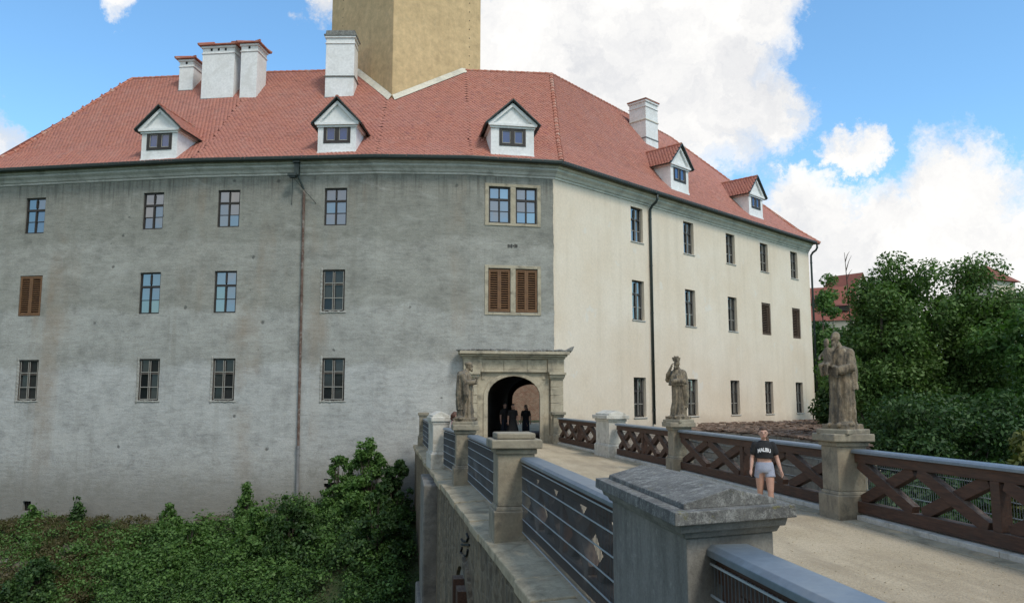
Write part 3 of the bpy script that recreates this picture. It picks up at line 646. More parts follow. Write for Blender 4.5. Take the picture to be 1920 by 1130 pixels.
# chimneys ------------------------------------------------------------
def chimney(u0, u1, vb, vt, depth, a, cap, m='white_plaster', lab=None):
    p = onroof((u0+u1)/2, vb); dist = (V3(p, 0)).length; rz = -rad(a-90)
    wd = (u1-u0)/1511*math.cos(math.atan(((u0+u1)/2-960)/1511))**0*dist*1.0; ztop = CAMH+ray((u0+u1)/2, vt).z*dist/math.hypot(ray((u0+u1)/2, vt).x, ray((u0+u1)/2, vt).y)
    z0 = p.z-.9; d = az(a); n = inward(a); c = V3(p+n*depth/2, 0); caph = .42 if cap != 'concrete' else .34
    f = lambda x, y, z: V3(c+d*x+n*y, z)
    b = MB(); zc = ztop-caph; b.box(V3(c, (z0+zc)/2), (wd, depth, zc-z0), rz=rz)
    b.box(V3(c, zc-.42), (wd+.09, depth+.09, .05), rz=rz); b.box(V3(c, zc-.05), (wd+.14, depth+.14, .12), rz=rz)
    o = b.build('chimney', m, castle, bevel=.015)
    if lab: o['label'] = lab
    k = MB()
    if cap == 'tile':
        r = .2
        k.add([f(sx*(wd/2+r), sy*(depth/2+r), zc+.03) for sx, sy in ((-1, -1), (1, -1), (1, 1), (-1, 1))]+[f(sx*(wd/2+r), sy*(depth/2+r), zc+.09) for sx, sy in ((-1, -1), (1, -1), (1, 1), (-1, 1))]
              + [f(-max(0, wd-depth)/2-.05, 0, ztop), f(max(0, wd-depth)/2+.05, 0, ztop)], [(0, 3, 2, 1), (0, 1, 5, 4), (1, 2, 6, 5), (2, 3, 7, 6), (3, 0, 4, 7), (4, 5, 9, 8), (5, 6, 9), (6, 7, 8, 9), (7, 4, 8)])
        for sx in (-1, 1):
            for sy in (-1, 1): k.tube([f(sx*(wd/2+r), sy*(depth/2+r), zc+.1), f(sx*(max(0, wd-depth)/2+.05), 0, ztop+.02)], [.07, .06], 6)
        k.build('chimney_cap', 'ridge_tile', o)
        nh = max(1, int(wd/.55))
        for j in range(nh): hm = MB(); hm.box(f((j-(nh-1)/2)*.42, -depth/2-.004, zc-.2), (.11, .02, .14), rz=rz); hm.build('flue_hole', 'dark_room', o)
    elif cap == 'concrete':
        k.box(f(0, 0, zc+.05), (wd+.22, depth+.22, .1), rz=rz); k.box(f(0, 0, zc+.22), (wd+.08, depth+.08, .24), rz=rz, taper=.96); k.build('chimney_cap', 'lichen_stone', o, bevel=.01)
        l = MB(); l.box(f(0, 0, z0+1.0+(zc-z0-1.0)*.33), (wd+.1, depth+.1, .06), rz=rz); l.build('band', 'lichen_stone', o)
    else:
        k.box(f(0, 0, zc+.05), (wd+.2, depth+.2, .07), rz=rz)
        k.add([f(sx*(wd/2+.12), sy*(depth/2+.12), zc+.086) for sx, sy in ((-1, -1), (1, -1), (1, 1), (-1, 1))]+[f(0, -depth*.1, ztop+.02), f(0, depth*.1, ztop+.02)], [(0, 1, 4), (1, 2, 5, 4), (2, 3, 5), (3, 0, 4, 5)]); k.build('chimney_cap', 'ridge_tile', o)
        l = MB(); l.box(f(0, 0, zc-1.3), (wd+.09, depth+.09, .06), rz=rz); l.build('band', 'cornice_cream', o)
    fl = MB(); fl.box(V3(c-n*.0, p.z+.02), (wd+.08, depth+.06, .07), rz=rz); fl.build('flashing', 'grey_pipe', o)
chimney(334, 361, 171, 99, 1.15, 104, 'tile', lab='small chimney with tiled cap')
chimney(375, 437, 186, 73, .95, 104, 'tile', lab='broad chimney with three flue holes')
chimney(448, 480, 186, 69, 1.25, 104, 'tile', lab='narrow chimney beside the broad one')
chimney(608, 663, 184, 57, 1.0, 98, 'concrete', lab='chimney with mossy concrete cap')
chimney(1203, 1243, 262, 180, 1.3, 52.5, 'thin', lab='chimney on the cream wing')
# dormers ---------------------------------------------------------------
def dormer(u, v, wd, hw, hg, a, win, lab):
    p = onroof(u, v); rz = -rad(a-90); d = az(a); n = inward(a)
    f = lambda x, y, z: p+d*x+n*y+Vector((0, 0, z))
    b = MB(); hw2 = wd/2; ww, wh, wz = win; dp = 4.2
    # front wall with opening
    xs_ = [-hw2, -ww/2, ww/2, hw2]; zs_ = [-.12, wz, wz+wh, hw]
    for i in range(3):
        for j in range(3):
            if i == 1 and j == 1: continue
            b.add([f(xs_[i], 0, zs_[j]), f(xs_[i+1], 0, zs_[j]), f(xs_[i+1], 0, zs_[j+1]), f(xs_[i], 0, zs_[j+1])], [(0, 1, 2, 3)])
    for q in (((-ww/2, wz), (ww/2, wz)), ((ww/2, wz), (ww/2, wz+wh)), ((ww/2, wz+wh), (-ww/2, wz+wh)), ((-ww/2, wz+wh), (-ww/2, wz))):
        b.add([f(q[0][0], 0, q[0][1]), f(q[1][0], 0, q[1][1]), f(q[1][0], .2, q[1][1]), f(q[0][0], .2, q[0][1])], [(0, 1, 2, 3)])
    for sx in (-1, 1): b.add([f(sx*hw2, 0, -.12), f(sx*hw2, dp, -.12), f(sx*hw2, dp, hw), f(sx*hw2, 0, hw)], [(0, 1, 2, 3)])
    b.add([f(-hw2-.05, -.002, hw), f(hw2+.05, -.002, hw), f(0, -.002, hw+hg)], [(0, 1, 2)])
    o = b.build('dormer', 'white_plaster', castle); o['label'] = lab
    FF = lambda x, y, z: f(x, y, z)     # mouldings: string courses, raking cornice, side cornice, foot
    def mould(build):
        q = MB(); build(q); q.build('moulding', 'white_plaster', o)
    mould(lambda q: q.poly([(-hw2-.12, hw-.10), (hw2+.12, hw-.10), (hw2+.16, hw+.02), (-hw2-.16, hw+.02)], -.14, 0, FF))
    mould(lambda q: q.poly([(-hw2-.04, hw-.20), (hw2+.04, hw-.20), (hw2+.06, hw-.102), (-hw2-.06, hw-.102)], -.06, 0, FF))
    for sx in (-1, 1):
        mould(lambda q: q.poly([(sx*(hw2+.16), hw+.022), (sx*.001, hw+hg), (sx*.001, hw+hg-.17), (sx*(hw2-.08), hw+.022)], -.12, -.004, FF))
        mould(lambda q: q.bar(f(sx*(hw2+.05), .002, hw-.06), f(sx*(hw2+.05), 1.9, hw-.06), .1, .12))
    mould(lambda q: q.poly([(-hw2-.03, -.1), (hw2+.03, -.1), (hw2+.01, .10), (-hw2-.01, .10)], -.05, 0, FF))
    rf = MB(); ov = .28; th = .08; sl = hg/hw2; hy = -.2
    pt = []
    for sx in (-1, 1):
        x1 = sx*(hw2+ov); z1 = hw+.06-ov*sl*.55; ap = hw+hg+.07
        P = [f(x1, hy, z1), f(x1, dp, z1), f(0, dp, ap), f(0, hy, ap)]; up = Vector((0, 0, th))
        rf.add(P+[q+up for q in P], [(0, 1, 2, 3), (4, 5, 6, 7), (0, 1, 5, 4), (1, 2, 6, 5), (2, 3, 7, 6), (3, 0, 4, 7)])
        up2 = Vector((0, 0, th))
        pt.append((P[0]+up2, P[1]+up2, P[3]+up2, P[2]+up2) if sx > 0 else (P[1]+up2, P[0]+up2, P[2]+up2, P[3]+up2))
    r2 = rf.build('dormer_roof', 'gutter', o)
    # third level is the last: tiles stay a piece of the dormer
    tiles(pt, 'roof_tiles', o)
    rcm = MB(); ridge_caps(rcm, f(0, hy, hw+hg+.16), f(0, 3.3, hw+hg+.16), .09); q = rcm.build('ridge_tiles', 'ridge_tile', o); q['kind'] = 'stuff'
    vg = MB()
    for sx in (-1, 1): vg.bar(f(sx*(hw2+ov+.01), hy-.02, hw+.06-ov*sl*.55+.06), f(0, hy-.02, hw+hg+.15), .05, .10, up=n)
    vg.build('verge_board', 'gutter', o)
    fr = MB(); y = .05; tt = .12
    for sx in (-1, 1): fr.poly([(sx*(ww/2+.02), wz-.02), (sx*(ww/2-tt), wz-.02), (sx*(ww/2-tt), wz+wh+.02), (sx*(ww/2+.02), wz+wh+.02)], -.03, .09, lambda x, y, z: f(x, y, z))
    for za, zb in ((wz-.02, wz+tt-.01), (wz+wh-tt+.01, wz+wh+.02)): fr.poly([(-ww/2+tt, za), (ww/2-tt, za), (ww/2-tt, zb), (-ww/2+tt, zb)], -.028, .088, lambda x, y, z: f(x, y, z))
    fr.poly([(-.10, wz+tt-.01), (.10, wz+tt-.01), (.10, wz+wh-tt+.01), (-.10, wz+wh-tt+.01)], -.026, .086, lambda x, y, z: f(x, y, z))
    fr.build('window_frame', 'window_frame', o)
    ed = MB()
    for sx in (-1, 1):
        xa, xb = sorted((sx*.10, sx*(ww/2-tt))); za, zb = wz+tt, wz+wh-tt
        for q in ((xa, xa+.03, za, zb), (xb-.03, xb, za, zb), (xa+.03, xb-.03, za, za+.03), (xa+.03, xb-.03, zb-.03, zb)): ed.poly([(q[0], q[2]), (q[1], q[2]), (q[1], q[3]), (q[0], q[3])], .0, .03, lambda x, y, z: f(x, y, z))
        pm = MB(); pm.poly([(xa+.01, za+.01), (xb-.01, za+.01), (xb-.01, zb-.01), (xa+.01, zb-.01)], .035, .05, lambda x, y, z: f(x, y, z)); pm.build('pane', 'blue_glass', o)
    ed.build('casement', 'muntin_pale', o)
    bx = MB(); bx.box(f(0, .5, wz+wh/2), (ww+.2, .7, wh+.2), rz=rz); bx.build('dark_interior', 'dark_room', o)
dormer(297, 301, 1.86, 1.56, 1.02, 105, (1.26, .88, .55), 'left dormer below the three chimneys')
dormer(631, 288, 1.86, 1.50, 1.10, 100, (1.26, .88, .54), 'middle dormer below the tower')
dormer(961, 294, 2.12, 1.60, 1.06, 88, (1.26, .86, .55), 'right dormer of the grey front')
dormer(1275, 360, 1.9, 1.6, 1.15, 52.5, (1.26, .92, .62), 'nearer dormer of the cream wing')
dormer(1418, 408, 1.9, 1.55, 1.15, 52.5, (1.2, .92, .62), 'farther dormer of the cream wing')
# pipes ---------------------------------------------------------------------
def onwall(u, v, seg): return onplane(u, v, plan[seg], inward(AZS[seg]))
q0 = onwall(571, 358, 1); q1 = onwall(560, 835, 1); q2 = onwall(558, 944, 1); no = -inward(102)
mb = MB(); mb.tube([q0+no*.08, q0.lerp(q1, .5)+no*.08, q1+no*.08], .062, 8)
o = mb.build('downpipe', 'rust_pipe', castle); o['label'] = 'rusty downpipe on the grey wall'
mb = MB(); mb.tube([q1+no*.085, q2+no*.085], .075, 8); mb.tube([q1.lerp(q2, .02)+no*.085, q1.lerp(q2, .05)+no*.085], .095, 8); mb.build('pipe_boot', 'grey_pipe', o)
mb = MB(); h0 = onwall(562, 322, 1)
mb.box(h0+no*.42+Vector((0, 0, .45)), (.34, .3, .3), rz=-rad(12)); mb.box(h0+no*.36+Vector((0, 0, .02)), (.22, .22, .6), rz=-rad(12)); mb.tube([h0+no*.34+Vector((0, 0, -.2)), q0+no*.1+Vector((0, 0, .05))], .05, 8); mb.build('hopper_head', 'gutter', o)
for k in range(6): qq = q0.lerp(q1, .08+k*.17); mb = MB(); mb.tube([qq+no*.08-Vector((0, 0, .03)), qq+no*.08+Vector((0, 0, .03))], .078, 8); mb.build('pipe_clamp', 'rust_pipe', o)
fl = thing('floodlight', 'small dark floodlight with stay wires beside the rusty downpipe', 'floodlight', onwall(555, 333, 1)+no*.25)
lp = onwall(555, 333, 1)+no*.45; mb = MB(); mb.box(lp, (.42, .3, .12), rz=-rad(12)); mb.box(lp-Vector((0, 0, .09)), (.3, .2, .08), rz=-rad(12)); mb.build('lamp_housing', 'gutter', fl)
mb = MB(); mb.tube([lp+no*-.05, lp-no*.45], .02, 6); mb.build('bracket', 'gutter', fl)
for e in ((547, 384), (593, 382)):
    mb = MB(); mb.tube([lp-Vector((0, 0, .1)), onwall(*e, 1)+no*.01], .014, 5); mb.build('stay_wire', 'gutter', fl)
n5 = -inward(52.5)
def cream_pipe(u, vt, vb, lab):
    a = onwall(u, vt, 4); b = onwall(u+6, vb, 4); g0 = a+n5*.6; g0.z = 13.32
    mb = MB(); mb.tube([g0, g0-Vector((0, 0, .25)), g0-Vector((0, 0, .42))-n5*.1, V3(a, 12.75)+n5*.25, V3(a, 12.55)+n5*.11, V3(a, 12.2)+n5*.1, V3(a, b.z)+n5*.1], .075, 10)
    o = mb.build('downpipe', 'gutter', castle, smooth=True); o['label'] = lab
    for j in range(5): z = 12.0-(12.0-b.z)*j/4.3; k = MB(); k.tube([V3(a, z-.03)+n5*.1, V3(a, z+.03)+n5*.1], .092, 10); k.build('pipe_clamp', 'gutter', o)
cream_pipe(1216, 390, 795, 'dark downpipe on the cream wall'); cream_pipe(1518, 480, 783, 'dark downpipe at the far corner')
# tower ----------------------------------------------------------------------
TC = onroof(735, 188); RP = atz(872, 133, RIDGE); dr = V3(RP-TC, 0).normalized(); aR = math.degrees(math.atan2(dr.x, dr.y))
sR = (hit(898, V3(TC, 0), dr)-V3(TC, 0)).length; dl = Vector((-dr.y, dr.x, 0)); sL = (hit(602, V3(TC, 0), dl)-V3(TC, 0)).length
tower = thing('tower', 'square ochre plastered tower rising through the red roof', 'tower', V3(TC, -3))
tb = MB(); c0 = V3(TC, 0); base = [c0, c0+dr*sR, c0+dr*sR+dl*sL, c0+dl*sL]
tb.add([V3(p, -3) for p in base]+[V3(p, 46) for p in base], [(0, 1, 5, 4), (1, 2, 6, 5), (2, 3, 7, 6), (3, 0, 4, 7), (4, 5, 6, 7)]); tb.build('wall', 'tower_render', tower, bevel=.04)
tr = MB(); cen = (base[0]+base[2])/2; q = [cen+(p-cen)*1.12 for p in base]; tr.add([V3(p, 46) for p in q]+[V3(cen, 54)], [(0, 1, 4), (1, 2, 4), (2, 3, 4), (3, 0, 4), (0, 3, 2, 1)]); tr.build('roof', 'roof_under', tower)
for k in range(9):
    z = 21.6+k*.55; ph = MB()
    ph.box(V3(c0+dr*(sR*.86)-dl*.004, z+.1), (.05, .02, .05), rz=math.atan2(dr.y, dr.x)); ph.build('putlog_hole', 'dark_room', tower); ph = MB(); ph.box(V3(c0+dl*(sL*.80)-dr*.004, z+.3), (.02, .05, .05), rz=math.atan2(dr.y, dr.x)); ph.build('putlog_hole', 'dark_room', tower)
# mortar flashing where the tower meets the roof
fm = MB()
def fillet(A, B, nrm):
    pts_ = []
    for k in range(15):
        p = A.lerp(B, k/14); h_ = BVH.ray_cast(Vector((p.x, p.y, 40)), Vector((0, 0, -1)))[0]
        if h_: pts_.append(h_)
    for a_, b_ in zip(pts_, pts_[1:]): fm.add([a_+nrm*.02+Vector((0, 0, .30)), b_+nrm*.02+Vector((0, 0, .30)), b_+nrm*.26+Vector((0, 0, -.05)), a_+nrm*.26+Vector((0, 0, -.05))], [(0, 1, 2, 3)])
fillet(c0, c0+dr*sR*.98, -dl); fillet(c0, c0+dl*sL, -dr)
fm.build('flashing', 'cornice_cream', tower)
# ------------------------------------------------------------------ portal (stone gateway) and the vaulted passage
PC = plan[3]+az(87)*PORT_S; pn_ = inward(87); pd_ = az(87); PRZ = -rad(87-90)
TDIR = az(12.5)
def pf(x, y, z): return V3(PC+pd_*x-(pn_ if y > -.3 else TDIR)*y, z)           # y outwards from the wall
portal = link('portal', MB().box(pf(0, .06, 3.3), (.02, .02, .02)).mesh('portal_core', 'portal_stone'), castle); portal['label'] = 'pale carved stone gateway with heavy cornice'
def arch_pts(hw, spring, rise, n=14, point=.10):
    P = []
    for k in range(n+1):
        a = math.pi*k/n; x = hw*math.cos(a); P.append((x, spring+rise*math.sin(a)**.9+point*(1-abs(x)/hw)*.6))
    return P
op = arch_pts(1.25, 2.1, .95)
ap = MB(); outer = [(-1.72, 0), (-1.72, 3.42), (1.72, 3.42), (1.72, 0)]
ring = [(1.25, -.02)]+op+[(-1.25, -.02)]
n = len(ring); outr = []
for (x, z) in ring:                                       # matching outer outline
    if z <= 2.1: outr.append((1.72 if x > 0 else -1.72, z))
    else:
        s_ = min(1.72/max(1e-6, abs(x)), (3.42-1.2)/(z-1.2)); outr.append((x*s_, 1.2+(z-1.2)*s_))
vs = [pf(x, .16, z) for x, z in ring]+[pf(x, .16, z) for x, z in outr]+[pf(x, -.45, z) for x, z in ring]+[pf(x, 0, z) for x, z in outr]
fs = []
for k in range(n-1): fs += [(k, k+1, n+k+1, n+k), (k, 2*n+k, 2*n+k+1, k+1), (n+k, n+k+1, 3*n+k+1, 3*n+k)]
ap.add(vs, fs); ap.build('arch_surround', 'portal_stone', portal)
aa = MB()                                                 # raised archivolt: voussoirs
for k in range(len(ring)-1):
    (x0, z0), (x1, z1) = ring[k], ring[k+1]
    def ex(x, z): s_ = 1.15 if z > 2.1 else 1; return (x*1.15, z if z <= 2.1 else 2.1+(z-2.1)*1.17)
    q0, q1 = ex(x0, z0), ex(x1, z1); mb = MB(); mb.poly([(x0, z0), (x1, z1), q1, q0], .155, .215, lambda x, y, z: pf(x, y, z)); mb.build('voussoir', 'portal_stone', portal, bevel=.008)
for sx in (-1, 1):                                        # pilasters in separate blocks
    z = 0; hs = [.34, .30, .42, .36, .42, .36, .40, .36]
    for k, h_ in enumerate(hs):
        wd = .74 if k == 0 else .60; mb = MB(); mb.box(pf(sx*2.05, .17 if k else .2, z+h_/2), (wd, .34 if k else .42, h_-.014), rz=PRZ); mb.build('stone_block', 'portal_stone', portal, bevel=.012); z += h_
    for (w_, d_, za, zb) in ((.68, .40, z, z+.08), (.74, .46, z+.08, z+.2), (.82, .54, z+.2, z+.32)):
        mb = MB(); mb.box(pf(sx*2.05, d_/2, (za+zb)/2), (w_, d_, zb-za-.002), rz=PRZ); mb.build('capital', 'portal_stone', portal, bevel=.015)
    mb = MB(); mb.box(pf(sx*1.45, .17, 3.12), (.16, .04, .34), rz=PRZ); mb.build('panel', 'portal_stone', portal)
zt = sum([.34, .30, .42, .36, .42, .36, .40, .36])+.32
for k, (xa, xb) in enumerate(((-2.4, -1.55), (-1.55, -.5), (-.5, .62), (.62, 1.6), (1.6, 2.4))):
    dp = .36 if k in (0, 4) else .28
    for (za, zb, e) in ((zt+.0, zt+.14, .04), (zt+.14, zt+.62, 0)):
        mb = MB(); mb.box(pf((xa+xb)/2, (dp+e)/2, (za+zb)/2), (xb-xa-.012, dp+e, zb-za-.004), rz=PRZ); mb.build('frieze_block', 'portal_stone', portal, bevel=.01)
cz = zt+.62
for (x0, x1, d0, za, zb) in ((-2.45, 2.45, .42, 0, .1), (-2.55, 2.52, .55, .1, .2), (-2.62, 2.6, .68, .2, .34)):
    mb = MB(); mb.box(pf((x0+x1)/2, d0/2, cz+(za+zb)/2), (x1-x0, d0, zb-za-.003), rz=PRZ); mb.build('cornice', 'portal_stone', portal, bevel=.025)
mb = MB()
for k in range(26):
    x = -2.55+5.15*k/25; mb.ell(pf(x, .3+.1*random.random(), cz+.36+.05*random.random()), (.16+.08*random.random(), .3, .05+.05*random.random()), seg=8, rings=5)
mb.build('cornice_weathering', 'lichen_stone', portal)
mb = MB(); mb.poly([(2.3, cz+.3), (2.75, cz+.38), (2.85, cz+.62), (2.6, cz+.5)], .1, .6, lambda x, y, z: pf(x, y, z)); mb.build('cornice_end', 'lichen_stone', portal, bevel=.03)
# passage
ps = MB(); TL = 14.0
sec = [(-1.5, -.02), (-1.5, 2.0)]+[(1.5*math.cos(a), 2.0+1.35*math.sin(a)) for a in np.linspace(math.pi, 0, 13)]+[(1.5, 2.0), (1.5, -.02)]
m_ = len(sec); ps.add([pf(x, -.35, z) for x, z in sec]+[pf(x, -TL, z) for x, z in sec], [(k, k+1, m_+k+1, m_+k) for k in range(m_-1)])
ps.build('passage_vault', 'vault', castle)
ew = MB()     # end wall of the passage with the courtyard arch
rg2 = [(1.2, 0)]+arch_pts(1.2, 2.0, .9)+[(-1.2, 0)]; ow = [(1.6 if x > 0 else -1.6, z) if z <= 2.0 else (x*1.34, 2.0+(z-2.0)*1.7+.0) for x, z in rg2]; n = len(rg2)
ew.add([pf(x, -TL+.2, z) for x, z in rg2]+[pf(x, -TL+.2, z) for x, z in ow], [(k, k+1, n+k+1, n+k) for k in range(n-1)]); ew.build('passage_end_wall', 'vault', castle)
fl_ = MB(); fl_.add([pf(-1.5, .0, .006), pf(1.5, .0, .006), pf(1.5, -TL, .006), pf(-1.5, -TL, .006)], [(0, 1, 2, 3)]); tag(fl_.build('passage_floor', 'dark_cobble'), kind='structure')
# back wall of the wing (outer face to the courtyard), left open at the passage
bw = MB(); bp = offset(plan, TL)
bw.add([V3(bp[0], -4), V3(pf(-1.5, -TL, 0), -4), V3(pf(-1.5, -TL, 0), EAVE), V3(bp[0], EAVE), V3(pf(1.5, -TL, 0), -4), V3(bp[-1], -4), V3(bp[-1], EAVE), V3(pf(1.5, -TL, 0), EAVE), pf(-1.5, -TL, 3.35), pf(1.5, -TL, 3.35)], [(0, 1, 2, 3), (4, 5, 6, 7), (8, 9, 7, 2)])
bw.build('wall', 'cream_render', castle)
cy = MB(); cy.add([pf(-14, -TL, -.01), pf(16, -TL, -.01), pf(16, -TL-30, -.01), pf(-14, -TL-30, -.01)], [(0, 1, 2, 3)]); tag(cy.build('courtyard', 'gravel'), kind='structure')
yb = thing('courtyard_wall', 'old brick courtyard wall seen through the gateway arch', 'wall', pf(0, -TL-24, 0))
mb = MB()
for (x0, x1, z0, z1) in ((-14, 1.0, 0, 9), (3.2, 16, 0, 9), (1.0, 3.2, 3.4, 9)): mb.poly([(x0, z0), (x1, z0), (x1, z1), (x0, z1)], -TL-24.6, -TL-24, lambda x, y, z: pf(x, y, z))
mb.build('wall', 'old_brick', yb)
mb = MB(); mb.box(pf(2.1, -TL-25.2, 1.7), (2.6, .5, 3.6), rz=PRZ); mb.build('dark_doorway', 'dark_room', yb)
gs = MB(); gs.add([pf(-14, -TL-19, .02), pf(16, -TL-19, .02), pf(16, -TL-24, .06), pf(-14, -TL-24, .06)], [(0, 1, 2, 3)]); tag(gs.build('lawn', 'soil'), kind='structure')
# ------------------------------------------------------------------ bridge
LEFT = [(1.96, -4), (1.95, 4), (1.90, 12.3), (1.68, 19.7), (1.30, 25.0), (1.0, 36.4)]      # rail centre line, left
EDGE = [(1.42, -4), (1.42, 4), (1.36, 8.7), (1.18, 13), (.96, 20), (.76, 27), (.50, 37.4)]  # outer edge of the coping
RIGHT = [(7.85, -4), (7.82, 6), (7.80, 13.4), (7.74, 22), (7.47, 28.6), (7.12, 36.6)]
def ip(pl, y): return float(np.interp(y, [p[1] for p in pl], [p[0] for p in pl]))
bridge = thing('stone_bridge', 'old stone bridge with pale coping leading to the castle gate', 'bridge', (4.6, 16, -9))
yy = list(np.arange(-4, 36.6, 1.0))+[37.2]
mb = MB()
for y0, y1 in zip(yy, yy[1:]): mb.add([(ip(LEFT, y0)-.1, y0, 0), (ip(RIGHT, y0)+.1, y0, 0), (ip(RIGHT, y1)+.1, y1, 0), (ip(LEFT, y1)-.1, y1, 0)], [(0, 1, 2, 3)])
tag(mb.build('path', 'gravel'), kind='structure')
# side walls (left with a shallow arched niche), right wall
NY0, NY1, NZ = 13.7, 16.9, -1.05
def wl(y): return ip(EDGE, y)+.09
sw, sr = MB(), MB()
for y0, y1 in zip(yy, yy[1:]):
    sw.add([(wl(y0), y0, -.16), (wl(y1), y1, -.16), (wl(y1), y1, -10), (wl(y0), y0, -10)], [(0, 1, 2, 3)])
    sr.add([(ip(RIGHT, y0)+.35, y0, -.02), (ip(RIGHT, y1)+.35, y1, -.02), (ip(RIGHT, y1)+.35, y1, -10), (ip(RIGHT, y0)+.35, y0, -10)], [(0, 1, 2, 3)])
sw.build('side_wall', 'bridge_wall', bridge); sr.build('side_wall', 'bridge_wall', bridge)
an = MB(); ac = (NY0+NY1)/2; ah = (NY1-NY0)/2     # arch ring standing proud of the side wall
for k in range(15):
    a0, a1 = math.pi*k/15, math.pi*(k+1)/15
    P = [(ac+ah*r*math.cos(a), NZ-ah+ah*r*math.sin(a)) for r, a in ((1, a0), (1.14, a0), (1.14, a1), (1, a1))]
    q = MB(); q.add([(wl(y)-.07, y, z) for y, z in P]+[(wl(y)+.1, y, z) for y, z in P], [(0, 1, 2, 3), (0, 4, 5, 1), (1, 5, 6, 2), (2, 6, 7, 3), (3, 7, 4, 0)]); q.build('arch_stone', 'bridge_wall', bridge)
q = MB(); q.add([(wl(ac+ah*math.cos(a))-.006, ac+ah*.99*math.cos(a), NZ-ah+ah*.99*math.sin(a)) for a in np.linspace(0, math.pi, 15)]+[(wl(NY0)-.006, NY0, -9), (wl(NY1)-.006, NY1, -9)], [tuple(range(15))+(15, 16)]); q.build('niche_wall', 'rubble', bridge)
q = MB(); q.box((wl(15.2)-.14, 15.2, -1.75), (.2, .34, 1.1)); q.box((wl(14.7)-.12, 14.75, -1.45), (.18, .5, .3)); q.build('drain_chute', 'timber', bridge)
q = MB(); q.box((wl(24)-.12, 24.2, -5.1), (.42, 3.4, 9.6)); q.box((wl(24)-.2, 24.2, -6.8), (.5, 3.7, 6.4)); q.build('buttress', 'rubble', bridge, bevel=.05)
# coping slabs
y = 2.0; k = 0
while y < 37.0:
    L_ = .85+.5*random.random(); y2 = min(y+L_, 37.2); q = MB(); o_ = .03*random.uniform(-1, 1); dz = .015*random.uniform(-1, 1)
    a = [(ip(EDGE, y)+o_, y+.008), (ip(LEFT, y)+.12, y+.008), (ip(LEFT, y2)+.12, y2-.008), (ip(EDGE, y2)+o_, y2-.008)]
    q.add([(x, yv, -.18) for x, yv in a]+[(x, yv, (-.035 if i in (0, 3) else .012)+dz) for i, (x, yv) in enumerate(a)], [(0, 3, 2, 1), (4, 5, 6, 7), (0, 1, 5, 4), (1, 2, 6, 5), (2, 3, 7, 6), (3, 0, 4, 7)])
    q.build('coping_slab', 'coping', bridge, bevel=.02); y = y2
# painted mark on the side wall
def strokes(px, name):
    q = MB()
    for st in px:
        P = []
        for u, v in st:
            d = ray(u, v); tt = (1.0)/d.x
            for _ in range(4): yv = d.y*tt; tt = (wl(yv)-.012)/d.x
            P.append(O+d*tt)
        q.tube(P, .022, 5)
    return q.build(name, 'graffiti', bridge)
strokes([[(875, 1000), (878, 1007), (875, 1014), (868, 1014), (865, 1010)], [(865, 1020), (880, 1021)], [(866, 1026), (864, 1034), (868, 1042), (875, 1040), (877, 1030)]], 'painted_mark')
strokes([[(801, 891), (801.5, 897), (798, 901), (795, 896)], [(794, 904), (802, 905)], [(795, 910), (795, 916), (799, 918), (801, 911)]], 'painted_mark')
pb = MB(); rr = random.Random(77)
for k in range(1500):
    y_ = 4.5+22*rr.random()**1.4; x_ = rr.uniform(ip(LEFT, y_)+.25, ip(RIGHT, y_)-.45); r0 = rr.uniform(.004, .011); pb.box((x_, y_, r0*.4), (r0*2, r0*1.6, r0*1.2), rz=rr.uniform(0, 3), taper=.6)
tag(pb.build('pebbles', 'coping'), 'loose pebbles scattered over the gravel bridge deck', 'pebbles', kind='stuff')
# kerbs on the right
for i, (y0, y1) in enumerate(((6.4, 12.95), (13.8, 21.55), (22.5, 27.6), (29.6, 36.1))):
    nseg = max(2, int((y1-y0)/2.2))
    for k in range(nseg):
        a_, b_ = y0+(y1-y0)*k/nseg+.01, y0+(y1-y0)*(k+1)/nseg-.01
        xa, xb = ip(RIGHT, a_)-.17, ip(RIGHT, b_)-.17; q = MB()
        q.add([(xa, a_, -.1), (xa+.4, a_, -.1), (xb+.4, b_, -.1), (xb, b_, -.1), (xa, a_, .10), (xa+.4, a_, .12), (xb+.4, b_, .12), (xb, b_, .10)], [(0, 3, 2, 1), (4, 5, 6, 7), (0, 1, 5, 4), (1, 2, 6, 5), (2, 3, 7, 6), (3, 0, 4, 7)]); q.build('kerb_stone', 'kerb_stone', bridge, bevel=.012)
        q = MB(); q.add([(xa-.26, a_, .012), (xa-.01, a_, .03), (xb-.01, b_, .03), (xb-.26, b_, .012), (xa-.26, a_, -.1), (xa-.01, a_, -.1), (xb-.01, b_, -.1), (xb-.26, b_, -.1)], [(0, 1, 2, 3), (0, 4, 5, 1), (2, 6, 7, 3), (1, 5, 6, 2), (3, 7, 4, 0)]); q.build('gutter_slab', 'coping', bridge, bevel=.008)
